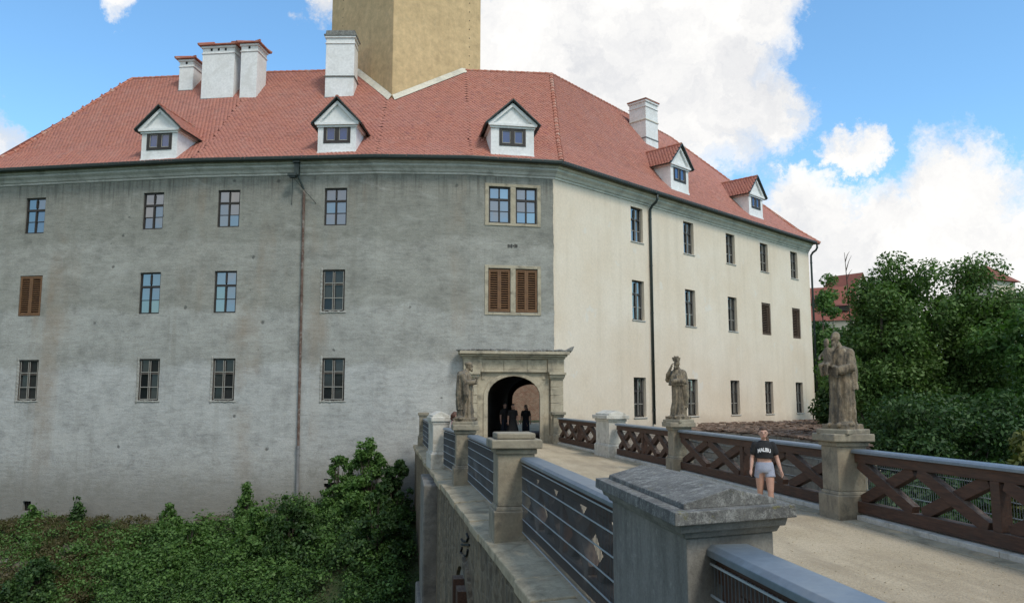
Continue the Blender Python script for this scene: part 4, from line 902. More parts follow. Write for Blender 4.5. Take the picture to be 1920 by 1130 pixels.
# ------------------------------------------------------------------ railings
WIRE = {}
def railing(p0, p1, side, ncross, posts, label):
    """p0 near end, p1 far end; side = +1 when the wire mesh is on the local +y side (left of travel)"""
    a, b = Vector((*p0, 0)), Vector((*p1, 0)); L_ = (b-a).length; rz = math.atan2(b.y-a.y, b.x-a.x)
    r = thing('railing', label, 'railing', a, rz)
    def part(mb, name, m, bevel=.008): return link(name, mb.mesh(name, m), r, (0, 0, 0), bevel=bevel)
    part(MB().box((L_/2, 0, 1.055), (L_, .17, .17)), 'top_beam', 'timber')
    cp = MB(); pr = [(-.145, 1.125), (-.145, 1.165), (-.11, 1.19), (.11, 1.19), (.145, 1.165), (.145, 1.125)]
    cp.add([(0, y_, z_) for y_, z_ in pr]+[(L_, y_, z_) for y_, z_ in pr], [tuple(range(6)), tuple(range(11, 5, -1))]+[(k, (k+1) % 6, (k+1) % 6+6, k+6) for k in range(6)]); part(cp, 'rail_cap', 'rail_cap', .004)
    part(MB().box((L_/2, 0, .225), (L_, .17, .19)), 'bottom_beam', 'timber')
    bays = posts+1; bl = L_/bays; nb = ncross//bays
    for k in range(1, bays): part(MB().box((bl*k, 0, .645), (.17, .165, .65)), 'post', 'timber')
    for k in range(bays):
        x0 = bl*k+(.085 if k else 0); x1 = bl*(k+1)-(.085 if k < bays-1 else 0); cw_ = (x1-x0)/nb
        for j in range(nb):
            xa, xb = x0+cw_*j, x0+cw_*(j+1)
            part(MB().bar((xa+.09, .022, .335), (xb-.09, .022, .955), .125, .185), 'cross_brace', 'timber')
            part(MB().bar((xa+.09, -.022, .955), (xb-.09, -.022, .335), .125, .185), 'cross_brace', 'timber')
    m_ = MB(); yw = .115*side
    nv = int(L_/.05)
    for k in range(nv+1): x = L_*k/nv; m_.box((x, yw, .60), (.0055, .0055, .98))
    o = part(m_, 'wire_mesh', 'wire', 0); o['kind'] = 'stuff'
    for z_ in (.115, .30, .50, .70, .90, 1.08): part(MB().box((L_/2, yw+.007*side, z_), (L_, .008, .013)), 'cross_wire', 'wire_pale', 0)
    return r
railing((ip(LEFT, -3), -3), (ip(LEFT, 4.7), 4.7), 1, 4, 1, 'left railing section nearest the viewer, starting at the big lichen-topped pier')
railing((ip(LEFT, 6.6), 6.6), (1.89, 11.95), 1, 4, 1, 'mesh-backed railing between the big near pier and the next left pillar')
railing((1.86, 12.62), (ip(LEFT, 19.4), 19.4), 1, 4, 1, 'left railing ending at the pillar of the far left statue')
railing((ip(LEFT, 20.05), 20.05), (ip(LEFT, 24.3), 24.3), 1, 4, 1, 'short left railing just behind the far left statue pillar')
railing((ip(LEFT, 25.9), 25.9), (1.03, 35.9), 1, 4, 1, 'left railing section nearest the castle wall')
railing((7.82, 6.5), (7.8, 13.07), -1, 4, 1, 'dark timber cross railing right of the saint with child statue')
railing((7.79, 13.65), (7.74, 21.73), -1, 4, 1, 'dark timber cross railing behind the girl in black shirt')
railing((7.73, 22.27), (7.52, 27.6), -1, 4, 1, 'timber cross railing left of the statue with raised hand')
railing((7.42, 29.5), (7.14, 36.25), -1, 4, 1, 'timber cross railing ending beside the gateway')
# ------------------------------------------------------------------ pillars
def pillar(x, y, w_, l_, h_, label, m='stone', cap='flat', rz=0, capm=None, over=.13, shear=0, bev=1):
    t_ = thing('bridge_pillar', label, 'pillar', (x, y, -.05), rz, 'stone pillars of the bridge')
    def part(mb, name, mm, bevel=.015):
        mb.v = [(a_, b_+shear*a_, c_) for a_, b_, c_ in mb.v]; return link(name, mb.mesh(name, mm), t_, (0, 0, 0), bevel=bevel*bev)
    bz = .46
    part(MB().box((0, 0, bz/2), (w_+.12, l_+.12, bz)), 'plinth', m, .02)
    part(MB().box((0, 0, bz+.03), (w_+.06, l_+.06, .06), taper=.94), 'plinth_moulding', m)
    part(MB().box((0, 0, (bz+.06+h_-.22)/2), (w_, l_, h_-.22-bz-.06)), 'shaft', m)
    part(MB().box((0, 0, h_-.18), (w_+over*.6, l_+over*.6, .08)), 'neck_moulding', m)
    c = part(MB().box((0, 0, h_-.07), (w_+2*over, l_+2*over, .135)), 'cap_slab', capm or m, .02)
    if cap == 'block': part(MB().box((0, 0, h_+.045), (w_+.02, l_+.02, .09)), 'cap_top', capm or m, .02)
    if cap == 'hip':
        b = MB(); a1, b1 = (w_+.02)/2, (l_+.02)/2; z0, z1, z2 = h_-.002, h_+.05, h_+.17
        rl = b1-.02
        vs = [(sx*a1, sy*b1, z0) for sx, sy in ((-1, -1), (1, -1), (1, 1), (-1, 1))]+[(sx*a1, sy*b1, z1) for sx, sy in ((-1, -1), (1, -1), (1, 1), (-1, 1))]+[(0, -rl, z2), (0, rl, z2)]
        b.add(vs, [(0, 1, 5, 4), (1, 2, 6, 5), (2, 3, 7, 6), (3, 0, 4, 7), (4, 5, 8), (5, 6, 9, 8), (6, 7, 9), (7, 4, 8, 9)]); part(b, 'cap_top', capm or m, .015)
    return t_
ZL = 1.33; c1, c0_, c2 = [atz(u, v, ZL) for u, v in ((1116, 913), (1266, 987), (1495, 969))]; ex_, ey_ = (c2-c0_), (c1-c0_)
pr_ = thing('bridge_pier', 'massive near pier with lichen covered gabled cap in the foreground', 'pillar', V3((c1+c2)/2, -.05), 0)
def pq(ins, z): a_, b_ = ins/ex_.length, ins/ey_.length; return [V3(c0_+ex_*x+ey_*y, z) for x, y in ((a_, b_), (1-a_, b_), (1-a_, 1-b_), (a_, 1-b_))]
def pier_part(name, i0, z0, i1, z1, m, bev=.006):
    q = MB(); q.add(pq(i0, z0)+pq(i1, z1), [(0, 3, 2, 1), (4, 5, 6, 7), (0, 1, 5, 4), (1, 2, 6, 5), (2, 3, 7, 6), (3, 0, 4, 7)]); return q.build(name, m, pr_, bevel=bev)
pier_part('shaft', .125, -.4, .125, 1.235, 'pier_stone', .01); pier_part('plinth', .05, -.5, .05, .4, 'pier_stone', .012)
pier_part('neck_moulding', .105, 1.236, .085, 1.275, 'pier_stone'); pier_part('neck_moulding', .06, 1.276, .045, 1.329, 'pier_stone'); pier_part('cap_slab', 0, 1.33, .004, 1.406, 'lichen_stone')
q = MB(); A_ = pq(.10, 1.405); B_ = pq(.105, 1.437); r0, r1 = (B_[0]+B_[1])/2+Vector((0, 0, .075)), (B_[2]+B_[3])/2+Vector((0, 0, .075))
q.add(A_+B_+[r0, r1], [(0, 3, 2, 1), (0, 1, 5, 8, 4), (1, 2, 6, 5), (2, 3, 7, 9, 6), (3, 0, 4, 7), (4, 8, 9, 7), (8, 5, 6, 9)]); q.build('cap_top', 'lichen_stone', pr_, bevel=.006)
pillar(1.69, 12.27, .56, .6, 1.50, 'left pillar without statue, just beyond the massive near pier', 'stone', 'block', 0, None, .10)
pillar(1.52, 19.72, .46, .5, 1.48, 'left pillar carrying the statue in front of the gateway', 'stone', 'flat', 0, None, .09)
pillar(1.12, 25.1, .5, 1.3, 1.55, 'pale long pillar at far left behind the left statue', 'kerb_stone', 'hip', .07, None, .06)
pillar(.93, 36.15, .36, .4, 1.5, 'slim end pillar on the left against the grey wall', 'stone', 'flat', 0, None, .06)
pillar(7.8, 6.1, .72, .72, 1.5, 'right pillar at the near end of the bridge', 'stone')
pillar(7.69, 13.36, .54, .54, 1.5, 'right pillar carrying the statue of the saint with child', 'stone', 'flat', 0, None, .11)
pillar(7.73, 22.0, .48, .5, 1.45, 'right pillar carrying the statue with hand raised to its face', 'stone', 'flat', 0, None, .13)
pillar(7.47, 28.55, .62, 1.6, 1.52, 'broad pale pillar right of the gateway, without statue', 'kerb_stone', 'hip', .05, None, .11)
pillar(7.12, 36.75, .46, .46, 1.5, 'end pillar on the right beside the gateway', 'stone', 'flat', 0, None, .1)
# ------------------------------------------------------------------ figures
def hand(mb, wr, dirv, palm_n, s=1.0):
    """wrist, direction of the hand, normal of the palm; five separate bent fingers"""
    d = Vector(dirv).normalized(); n_ = Vector(palm_n).normalized(); sd_ = d.cross(n_).normalized(); wr = Vector(wr)
    mb.limb([wr, wr+d*.045*s, wr+d*.085*s], [.022*s, .03*s, .03*s], 8)
    for k, l_ in enumerate((.062, .072, .068, .054)):
        b = wr+d*.085*s+sd_*(k-1.5)*.018*s; mb.limb([b, b+d*l_*.5*s+n_*.006*s, b+d*l_*.9*s+n_*.024*s], [.0088*s, .008*s, .007*s], 6)
    b = wr+d*.03*s-sd_*.028*s; mb.limb([b, b+d*.03*s-sd_*.022*s, b+d*.058*s-sd_*.024*s+n_*.012*s], [.011*s, .010*s, .008*s], 6)
def head(mb, c, s=1.0):
    c = Vector(c); mb.ell(c, (.073*s, .088*s, .105*s)); mb.ell(c+Vector((0, -.028, -.055))*s, (.052*s, .056*s, .056*s))
    mb.limb([c+Vector((0, -.082, .018))*s, c+Vector((0, -.100, -.018))*s], [.008*s, .014*s], 7)
    for sx in (-1, 1): mb.ell(c+Vector((sx*.074, .012, -.008))*s, (.011*s, .02*s, .03*s), seg=8, rings=6); mb.ell(c+Vector((sx*.032, -.070, .026))*s, (.022*s, .014*s, .010*s), seg=8, rings=5)
def person(label, loc, rz, h_, skin='skin', top='black_cloth', bottom='denim', hair='hair_brown', shirt_z=1.04, sleeves=.16, legs='shorts', arms=((.0, .0), (.0, .0)), text=None, step=.05):
    s = h_/1.6; p_ = thing('person', label, 'person', loc, rz)
    b = MB(); Vs = lambda *q: Vector(q)*s
    b.loft([(z*s, 0, cy_*s, rx*s, ry*s) for z, cy_, rx, ry in ((.79, .0, .12, .09), (.84, 0, .155, .105), (.92, 0, .15, .10), (1.0, -.005, .122, .084), (1.10, -.005, .13, .09), (1.2, -.005, .145, .1), (1.28, 0, .15, .085), (1.33, 0, .09, .06), (1.36, 0, .05, .05))], 24)
    b.limb([Vs(0, .008, 1.32), Vs(0, -.006, 1.42)], [.05*s, .046*s]); head(b, Vs(0, -.012, 1.49), s)
    for i, sx in enumerate((-1, 1)):
        fy, fx = arms[i]
        sh, el_, wr = Vs(sx*.152, 0, 1.285), Vs(sx*(.205+fx*.3), .02-fy*.4, 1.04), Vs(sx*(.225+fx), -.03-fy, .82+abs(fy)*.6)
        b.limb([sh, sh.lerp(el_, .5), el_], [.048*s, .042*s, .036*s]); b.limb([el_, el_.lerp(wr, .35), wr], [.036*s, .036*s, .024*s]); hand(b, wr, (wr-el_), (-sx, -.2, 0), s*.95)
        hp, kn, an_ = Vs(sx*.082, 0, .82), Vs(sx*.088, -.012-sx*step*.5, .455), Vs(sx*.085, .03-sx*step, .075)
        b.limb([hp, hp.lerp(kn, .5), kn], [.088*s, .073*s, .053*s]); b.limb([kn, kn.lerp(an_, .3), an_], [.05*s, .05*s, .032*s]); b.limb([an_+Vs(0, .02, -.035), an_+Vs(0, -.13, -.05)], [.034*s, .028*s])
        sm = MB(); sm.limb([an_+Vs(0, .03, -.036), an_+Vs(0, -.06, -.036), an_+Vs(0, -.15, -.046)], [.042*s, .043*s, .034*s]); link('shoe', fuse(sm, .012*s, 'shoe', 'shoe'), p_, (0, 0, 0))
    link('body', fuse(b, .0085*s, skin, 'body', 2), p_, (0, 0, 0))
    c = MB(); fold = lambda th, z: 1+.012*math.sin(7*th+z*23)+.012*math.sin(11*th-z*31)
    c.loft([(z*s, 0, cy_*s, rx*s, ry*s) for z, cy_, rx, ry in ((shirt_z, -.005, .158, .118), (shirt_z+.05, -.005, .156, .118), (1.16, -.008, .158, .122), (1.24, -.006, .165, .116), (1.30, 0, .155, .09), (1.345, 0, .085, .066), (1.36, 0, .062, .056))], 40, fold)
    for i, sx in enumerate((-1, 1)):
        fy, fx = arms[i]; sh, el_ = Vs(sx*.15, 0, 1.28), Vs(sx*(.205+fx*.3), .02-fy*.4, 1.04); c.limb([sh, sh.lerp(el_, sleeves/.24*.9)], [.062*s, .062*s])
    sm_ = fuse(c, .01*s, top, 'shirt', 2); so_ = link('shirt', sm_, p_, (0, 0, 0))
    c = MB(); c.loft([(z*s, 0, 0, rx*s, ry*s) for z, rx, ry in ((.79, .150, .108), (.84, .168, .118), (.92, .158, .110), (.975, .140, .098))], 32)
    low = {'shorts': .70, 'long': .10, 'skirt': .35}[legs]
    if legs == 'skirt': c.loft([(z*s, 0, 0, rx*s, rx*.8*s) for z, rx in ((.30, .30), (.55, .24), (.8, .18), (.95, .15))], 32, lambda th, z: 1+.05*math.sin(9*th))
    else:
        for sx in (-1, 1):
            q0, q1 = Vs(sx*.084, 0, .82), Vs(sx*.096, -sx*step*.25, low); c.tube([q0, q0.lerp(q1, .5), q1], [.088*s, .087*s, (.088 if legs == 'shorts' else .06)*s], 16)
    link('shorts' if legs == 'shorts' else ('skirt' if legs == 'skirt' else 'trousers'), fuse(c, .011*s, bottom, 'bottom', 1), p_, (0, 0, 0))
    hr = MB(); hc = Vs(0, -.012, 1.49); hr.ell(hc+Vs(0, .030, .014), (.082*s, .078*s, .104*s)); hr.ell(hc+Vs(0, .0, .068), (.073*s, .084*s, .048*s))
    hr.limb([hc+Vs(.02, .1, .02), hc+Vs(.06, .1, -.08), hc+Vs(.085, .02, -.2), hc+Vs(.08, -.02, -.27)], [.035*s, .034*s, .026*s, .012*s], 8)
    link('hair', fuse(hr, .009*s, hair, 'hair', 2, lambda co_: .002*math.sin(co_.x*700+co_.y*300)), p_, (0, 0, 0))
    for sx in (-1, 1): link('eye', MB().ell(hc+Vs(sx*.031, -.079, .008), (.013*s, .006*s, .0065*s), seg=8, rings=6).mesh('eye', 'eye'), p_, (0, 0, 0))
    link('mouth', MB().ell(hc+Vs(0, -.083, -.058), (.022*s, .006*s, .007*s), seg=8, rings=6).mesh('mouth', 'lips'), p_, (0, 0, 0))
    if text:
        cu = bpy.data.curves.new('txt', 'FONT'); cu.body = text; cu.align_x = 'CENTER'; cu.size = .098; cu.offset = .0035; cu.space_character = 1.0; cu.resolution_u = 3
        to = bpy.data.objects.new('txt', cu); SCR.collection.objects.link(to); SCR.view_layers[0].update(); me = bpy.data.meshes.new_from_object(to.evaluated_get(SCR.view_layers[0].depsgraph)); bpy.data.objects.remove(to)
        bm = bmesh.new(); bm.from_mesh(me); bmesh.ops.subdivide_edges(bm, edges=bm.edges, cuts=1); bmesh.ops.triangulate(bm, faces=bm.faces)
        tree = BVHTree.FromPolygons([tuple(v.co) for v in sm_.vertices], [tuple(f.vertices) for f in sm_.polygons])
        xm = max(abs(v.co.x) for v in bm.verts); kx = .112*s/xm
        for v in bm.verts:
            x = v.co.x*kx; z = (1.165+v.co.y*.95-2.2*(x/s)**2)*s; r_ = tree.ray_cast(Vector((x, -1, z)), Vector((0, 1, 0)))[0]; v.co = Vector((x, (r_.y if r_ else -.12*s)-.004, z))
        me2 = bpy.data.meshes.new('shirt_lettering'); bm.to_mesh(me2); bm.free(); me2.materials.clear(); me2.materials.append(M['white_print']); link('shirt_lettering', me2, so_, (0, 0, 0))
    return p_
gp_ = atz(1437, 969, 0); person('girl in black cropped shirt and pale blue shorts walking beside the railing', V3(gp_, 0), math.atan2(-gp_.x, gp_.y)*.9, 1.56, text='MALIBU', step=.11, arms=((.05, .01), (.02, .05)))
person('person leaning at the left railing, only the auburn head showing beside a statue', (1.56, 24.2, 0), 1.9, 1.66, top='pink_cloth', bottom='navy_cloth', hair='hair_red', shirt_z=.95, legs='long', arms=((.25, 0), (.25, 0)))
q = pf(-.15, -1.6, 0); person('dark figure in a wide skirt standing in the gateway passage', q, .2, 1.80, top='black_cloth', bottom='black_cloth', hair='black_cloth', shirt_z=.95, legs='skirt', skin='skin')
q = pf(-.62, -2.3, 0); person('broad dark figure at the left side of the gateway passage', q, .5, 1.85, top='black_cloth', bottom='navy_cloth', hair='black_cloth', shirt_z=.9, legs='long')
q = pf(.42, -2.8, 0); person('slim dark figure in the gateway passage near the courtyard light', q, -.3, 1.74, top='black_cloth', bottom='navy_cloth', hair='black_cloth', shirt_z=.92, legs='long')
# statues ---------------------------------------------------------------
def statue(kind, loc, rz, label, s=1.0, slim=1.0):
    st = thing('statue', label, 'statue', loc, rz); b = MB(); V = lambda *q: Vector(q)
    ph_ = {'child': 0, 'mitre': 1.7, 'robe': 3.1}[kind]
    fold = lambda th, z: 1+(.20*abs(math.sin(4.5*th+ph_+1.1*math.sin(2.2*z+ph_)))**.55+.07*math.sin(13*th-2*z+ph_)-.14)*max(.42, 1.1-z/1.6)
    lean = {'child': .03, 'mitre': .05, 'robe': .02}[kind]
    wx = {'child': 1.0, 'mitre': .92, 'robe': .95}[kind]
    b.loft([(z, lean*math.sin(z*2.2), cy_, rx*wx, ry*wx) for z, cy_, rx, ry in ((.08, .0, .285, .27), (.2, .0, .27, .25), (.5, .0, .255, .225), (.8, -.015, .25, .21), (1.0, -.02, .245, .2), (1.15, -.01, .26, .2), (1.32, .01, .265, .19), (1.44, .02, .21, .155), (1.50, .01, .11, .1))], 56, fold)
    # cloak down the back
    b.loft([(z, lean*math.sin(z*2.2), .09, rx, ry) for z, rx, ry in ((.35 if kind != 'child' else .75, .27, .17), (.7, .29, .19), (1.1, .30, .17), (1.35, .27, .15), (1.47, .16, .12))], 56, lambda th, z: 1+.10*abs(math.sin(6*th+z*2.2))-.04)
    hc = V(lean, -.06, 1.63); tilt = {'child': -.10, 'mitre': -.03, 'robe': -.05}[kind]; hc.y += tilt
    b.limb([V(lean, .0, 1.45), hc+V(0, .02, -.06)], [.075, .062]); head(b, hc, 1.12)
    b.ell(hc+V(0, .03, .03), (.092, .095, .105)); b.ell(hc+V(0, -.07, -.105), (.05, .045, .06))
    if kind == 'mitre':
        b.box(hc+V(0, .0, .135), (.16, .17, .11), taper=1.22); b.box(hc+V(0, 0, .20), (.19, .03, .06)); b.box(hc+V(0, 0, .20), (.03, .19, .06))
    # arms
    if kind == 'child':
        for sx in (-1, 1):
            b.limb([V(sx*.24, .02, 1.36), V(sx*.31, -.06, 1.1), V(sx*.20, -.26, 1.05)], [.095, .10, .085]); b.limb([V(sx*.20, -.24, 1.05), V(sx*.06, -.33, 1.12)], [.06, .04]); hand(b, V(sx*.06, -.33, 1.12), (-sx*.8, -.2, .2), (0, .5, .5), 1.1)
        cc = V(-.05, -.33, 1.28); b.limb([cc+V(0, 0, -.12), cc+V(0, 0, .12)], [.10, .085]); head(b, cc+V(.0, -.02, .27), .78); b.limb([cc+V(.06, 0, .10), cc+V(.12, .1, .2), cc+V(.05, .18, .28)], [.04, .034, .028]); b.limb([cc+V(-.07, -.02, .10), cc+V(-.15, -.06, .02), cc+V(-.1, -.14, -.02)], [.04, .034, .026])
        for sx in (-1, 1): b.limb([cc+V(sx*.05, -.03, -.12), cc+V(sx*.07, -.16, -.14), cc+V(sx*.06, -.13, -.30)], [.056, .048, .03])
        b.box(V(.06, -.31, 1.04), (.26, .07, .19), mtx=Matrix.Rotation(.3, 3, 'Y'))
        for k in range(3): b.limb([V(.1+.02*k, -.22, .95), V(.12+.02*k, -.25, .6), V(.1, -.24, .42)], [.02, .018, .024])
    elif kind == 'mitre':
        b.limb([V(-.23, .0, 1.36), V(-.34, -.10, 1.16), V(-.19, -.24, 1.34)], [.09, .085, .06]); b.limb([V(-.19, -.24, 1.34), V(-.08, -.22, 1.52)], [.05, .035]); hand(b, V(-.08, -.22, 1.5), (.3, .1, .9), (.3, .8, 0), 1.05)
        b.limb([V(.24, .02, 1.36), V(.33, -.04, 1.1), V(.10, -.27, 1.12)], [.095, .10, .08]); hand(b, V(.10, -.27, 1.12), (-.9, -.1, .1), (0, 1, 0), 1.05)
        b.loft([(z, .02, .03, rx, rx*.82) for z, rx in ((1.0, .35), (1.1, .335), (1.3, .29), (1.46, .17))], 40, lambda th, z: 1+.05*math.sin(9*th))
        b.limb([V(.3, .0, 1.0), V(.32, .03, .7), V(.27, .02, .45)], [.10, .09, .05])
    else:
        for sx in (-1, 1): b.limb([V(sx*.24, .02, 1.36), V(sx*.32, -.08, 1.12), V(sx*.14, -.27, 1.16)], [.095, .10, .075]); b.limb([V(sx*.14, -.26, 1.16), V(sx*.03, -.31, 1.22)], [.05, .038]); hand(b, V(sx*.03, -.31, 1.22), (-sx*.5, -.2, .6), (0, .8, 0), 1.05); b.limb([V(sx*.30, -.08, 1.08), V(sx*.30, -.1, .8), V(sx*.26, -.08, .62)], [.09, .08, .04])
        b.ell(hc+V(0, .02, .06), (.11, .12, .085))
    for sx in (-1, 1): b.limb([V(sx*.1, -.16, .1), V(sx*.12, -.30, .085)], [.06, .045])
    # uneven rock base
    b.box(V(0, 0, .045), (.60, .58, .11)); b.ell(V(-.2, .1, .1), (.16, .18, .07)); b.ell(V(.2, -.1, .1), (.14, .16, .06))
    me = fuse(b, .009, 'statue_stone', 'figure', 1, lambda co_: .012*mnoise.noise(co_*8)+.007*mnoise.noise(Vector((co_.x*22, co_.y*22, co_.z*9))))
    if s != 1:
        me.vertices.foreach_set('co', [q for v in me.vertices for q in (v.co.x*s*slim, v.co.y*s*slim, v.co.z*s)]); me.update()
    link('figure', me, st, (0, 0, 0)); pl_ = MB(); pl_.box((0, 0, -.03), (.66*s, .64*s, .09)); link('base_slab', pl_.mesh('base_slab', 'stone'), st, (0, 0, 0), bevel=.02)
statue('child', (7.70, 13.36, 1.51), rad(-66), 'weathered sandstone saint holding a child, on the nearest right pillar', .98, .84)
statue('mitre', (7.73, 22.0, 1.46), rad(-60), 'sandstone cleric statue with square cap and hand raised to face', .96, .9)
statue('robe', (1.52, 19.72, 1.49), rad(72), 'dark sandstone robed statue on the left pillar before the gateway', .83)
# ------------------------------------------------------------------ rubble terrace wall in front of the cream wing
tp = [atz(1322, 806, .42), atz(1459, 814, .45), atz(1545, 823, .5)]; tp.append(tp[-1]+(tp[-1]-tp[-2]).normalized()*4)
terr = thing('retaining_wall', 'rubble stone retaining wall below the cream wing, seen through the railing', 'wall', V3(tp[1], -6))
mb = MB(); bk_ = [hit(1296, CORNER, az(52.5)), hit(1440, CORNER, az(52.5)), hit(1528, CORNER, az(52.5)), hit(1528, CORNER, az(52.5))+az(52.5)*1.5]
top = lambda p, z: V3(p, z)
for i in range(3):
    mb.add([V3(tp[i], .40), V3(tp[i+1], .40), V3(bk_[i+1], .62), V3(bk_[i], .45)], [(0, 1, 2, 3)]); mb.add([V3(tp[i], .40), V3(tp[i+1], .40), V3(tp[i+1], -7), V3(tp[i], -7)], [(0, 1, 2, 3)])
lft = tp[0]-(tp[1]-tp[0]).normalized()*3.5
mb.add([V3(lft, .36), V3(tp[0], .40), V3(bk_[0], .45)], [(0, 1, 2)]); mb.add([V3(lft, .36), V3(tp[0], .40), V3(tp[0], -7), V3(lft, -7)], [(0, 1, 2, 3)])
core = mb.build('wall_core', 'debris', terr)
SM = []
for k in range(6):
    q = MB(); r_ = random.Random(k); q.box((0, 0, 0), (1, 1, 1)); q.v = [(x*(.9+.2*r_.random()), y*(.9+.2*r_.random()), z*(.86+.28*r_.random())) for x, y, z in q.v]; me = q.mesh('stone', 'rubble'); SM.append(me)
line = [lft]+tp
cnt = 0
for i in range(len(line)-1):
    a, b = line[i], line[i+1]; L_ = (b-a).length; d = (b-a).normalized(); ang = math.atan2(d.y, d.x); z = .38
    while z > -2.6 and cnt < 290:
        h_ = random.uniform(.22, .36); x = random.uniform(0, .2)
        while x < L_ and cnt < 290:
            w_ = random.uniform(.35, .8); w_ = min(w_, L_-x+.05); o = link('stone', random.choice(SM), terr, local(terr, V3(a+d*(x+w_/2), z-h_/2))); o.rotation_euler = (0, random.uniform(-.04, .04), ang); o.scale = (w_-.03, random.uniform(.16, .3), h_-.03); x += w_; cnt += 1
        z -= h_
# broken tiles and soil lying on the terrace top
sh = MB(); r_ = random.Random(3)
for k in range(900):
    i = r_.randrange(3); s_, t_ = r_.random(), r_.random()**1.5; p = (tp[i].lerp(tp[i+1], s_)).lerp(bk_[i].lerp(bk_[i+1], s_), t_*.85); z = .43+.2*t_
    sh.box(V3(p, z+.03), (r_.uniform(.12, .4), r_.uniform(.1, .3), r_.uniform(.02, .07)), mtx=Matrix.Rotation(r_.uniform(0, 3), 3, 'Z') @ Matrix.Rotation(r_.uniform(-.35, .35), 3, 'X'))
tag(sh.build('tile_rubble', 'debris'), 'broken brown tiles and rubble lying along the terrace top', 'rubble', kind='stuff')
# ------------------------------------------------------------------ leaves
def leaf_mesh(name, centers, radii, n, size, m, up=.35, flat=.8, seed=0, long=1.9):
    """n leaf blades scattered through the given clumps, denser towards each clump's skin"""
    g_ = np.random.default_rng(seed); centers = np.array(centers); radii = np.array(radii)
    w_ = radii**2; idx = g_.choice(len(centers), n, p=w_/w_.sum())
    dv = g_.normal(size=(n, 3)); dv /= np.linalg.norm(dv, axis=1)[:, None]; rr = g_.random(n)**.45
    c = centers[idx]+dv*(radii[idx]*rr)[:, None]*np.array([1, 1, flat])
    nrm = dv*.6+g_.normal(size=(n, 3))*.55+np.array([0, 0, up]); nrm /= np.linalg.norm(nrm, axis=1)[:, None]
    ax = np.cross(nrm, g_.normal(size=(n, 3))); ax /= np.linalg.norm(ax, axis=1)[:, None]; ay = np.cross(nrm, ax)
    s_ = size*(.45+1.1*g_.random(n)**1.6)[:, None]
    V = np.stack([c-ax*s_*long/2, c+ay*s_*.5-nrm*s_*.12, c+ax*s_*long/2-nrm*s_*.25, c-ay*s_*.5-nrm*s_*.12], 1).reshape(-1, 3)
    F_ = (np.array([0, 1, 2, 0, 2, 3])[None]+4*np.arange(n)[:, None]).ravel()
    return fastmesh(name, V, F_, np.full(2*n, 3), m)
def tree(label, base, top_z, crown_c, crown_r, nleaf, size, m, seed, nclump=60, trunk_r=.28, group=None, bare=0, name='tree', clump=1.0):
    r_ = random.Random(seed); t_ = thing(name, label, 'tree', base, 0, group); base = Vector(base); cc = Vector(crown_c)
    cl_, rd = [], []
    while len(cl_) < nclump:
        d = Vector((r_.gauss(0, 1), r_.gauss(0, 1), r_.gauss(0, 1))).normalized(); k = r_.random()**.5
        k *= .8+.45*mnoise.noise(d*2.1+Vector((seed, 0, 0)))
        p = cc+Vector((d.x*crown_r[0]*k, d.y*crown_r[1]*k, d.z*crown_r[2]*k))
        cl_.append(p); rd.append(clump*(r_.uniform(.55, 1.15)))
    b = MB(); hub = Vector((cc.x, cc.y, base.z+(cc.z-base.z)*.62)); mid = base.lerp(hub, .5)+Vector((r_.uniform(-.3, .3), r_.uniform(-.3, .3), 0))
    b.tube([base-Vector((0, 0, .3)), base+Vector((0, 0, .5)), mid, hub, cc+Vector((0, 0, crown_r[2]*.45))], [trunk_r*1.35, trunk_r, trunk_r*.8, trunk_r*.6, trunk_r*.18], 9); b.build('trunk', 'bark', t_, smooth=True)
    lb = MB()
    for k, p in enumerate(cl_):
        if k % 2: continue
        st = base.lerp(hub, r_.uniform(.75, 1.0)) if r_.random() < .4 else hub.lerp(cc, r_.uniform(0, .8)); m1 = st.lerp(p, .5)+Vector((r_.uniform(-.4, .4), r_.uniform(-.4, .4), r_.uniform(.0, .5))); lb.tube([st, m1, p], [trunk_r*.32, trunk_r*.18, .02], 5)
    for k in range(bare):
        a = r_.uniform(0, 6.28); s0 = hub; e = cc+Vector((math.cos(a)*crown_r[0]*.9, math.sin(a)*crown_r[1]*.9, crown_r[2]*r_.uniform(.9, 1.2))); lb.tube([s0, s0.lerp(e, .5)+Vector((0, 0, .6)), e], [.09, .05, .012], 5)
    lb.build('limbs', 'bark', t_, smooth=True)
    link('crown', leaf_mesh('crown', cl_, rd, nleaf, size, m, seed=seed), t_)
    return t_
def px_at(u, dist): d = ray(u, 747); d = Vector((d.x, d.y, 0)).normalized(); return d*dist
def zpx(v, dist): return CAMH+(747-v)/1511*dist
def tree_px(label, u, dist, vt, vb, half_px, nleaf, size, m, seed, **kw):
    p = px_at(u, dist); zt, zb = zpx(vt, dist), zpx(vb, dist); hw = half_px/1511*dist
    return tree(label, V3(p, terrain(p.x, p.y)), zt, V3(p, (zt+zb)/2), (hw, hw*.9, (zt-zb)/2), nleaf, size, m, seed, **kw)
tree_px('big leafy tree just right of the saint statue, tallest in the picture', 1680, 38, 462, 900, 105, 100000, .085, 'leaf_ash', 11, nclump=130, trunk_r=.3, clump=1.05)
tree_px('leafy tree at the right edge beside the tallest tree', 1835, 40, 505, 930, 105, 95000, .085, 'leaf_ash', 12, nclump=130, trunk_r=.28, clump=1.05)
tree_px('dark lower tree filling the gap below the tallest tree crowns', 1760, 33, 690, 1000, 150, 60000, .085, 'leaf_dark', 13, nclump=80, trunk_r=.2)
tree_px('small light green tree directly behind the far corner of the cream wing', 1550, 64, 512, 830, 34, 22000, .14, 'leaf_mid', 14, nclump=60, trunk_r=.2, clump=1.0)
tree_px('dark tree between the far corner and the saint statue', 1592, 50, 610, 930, 62, 30000, .13, 'leaf_dark', 15, nclump=55, trunk_r=.22)
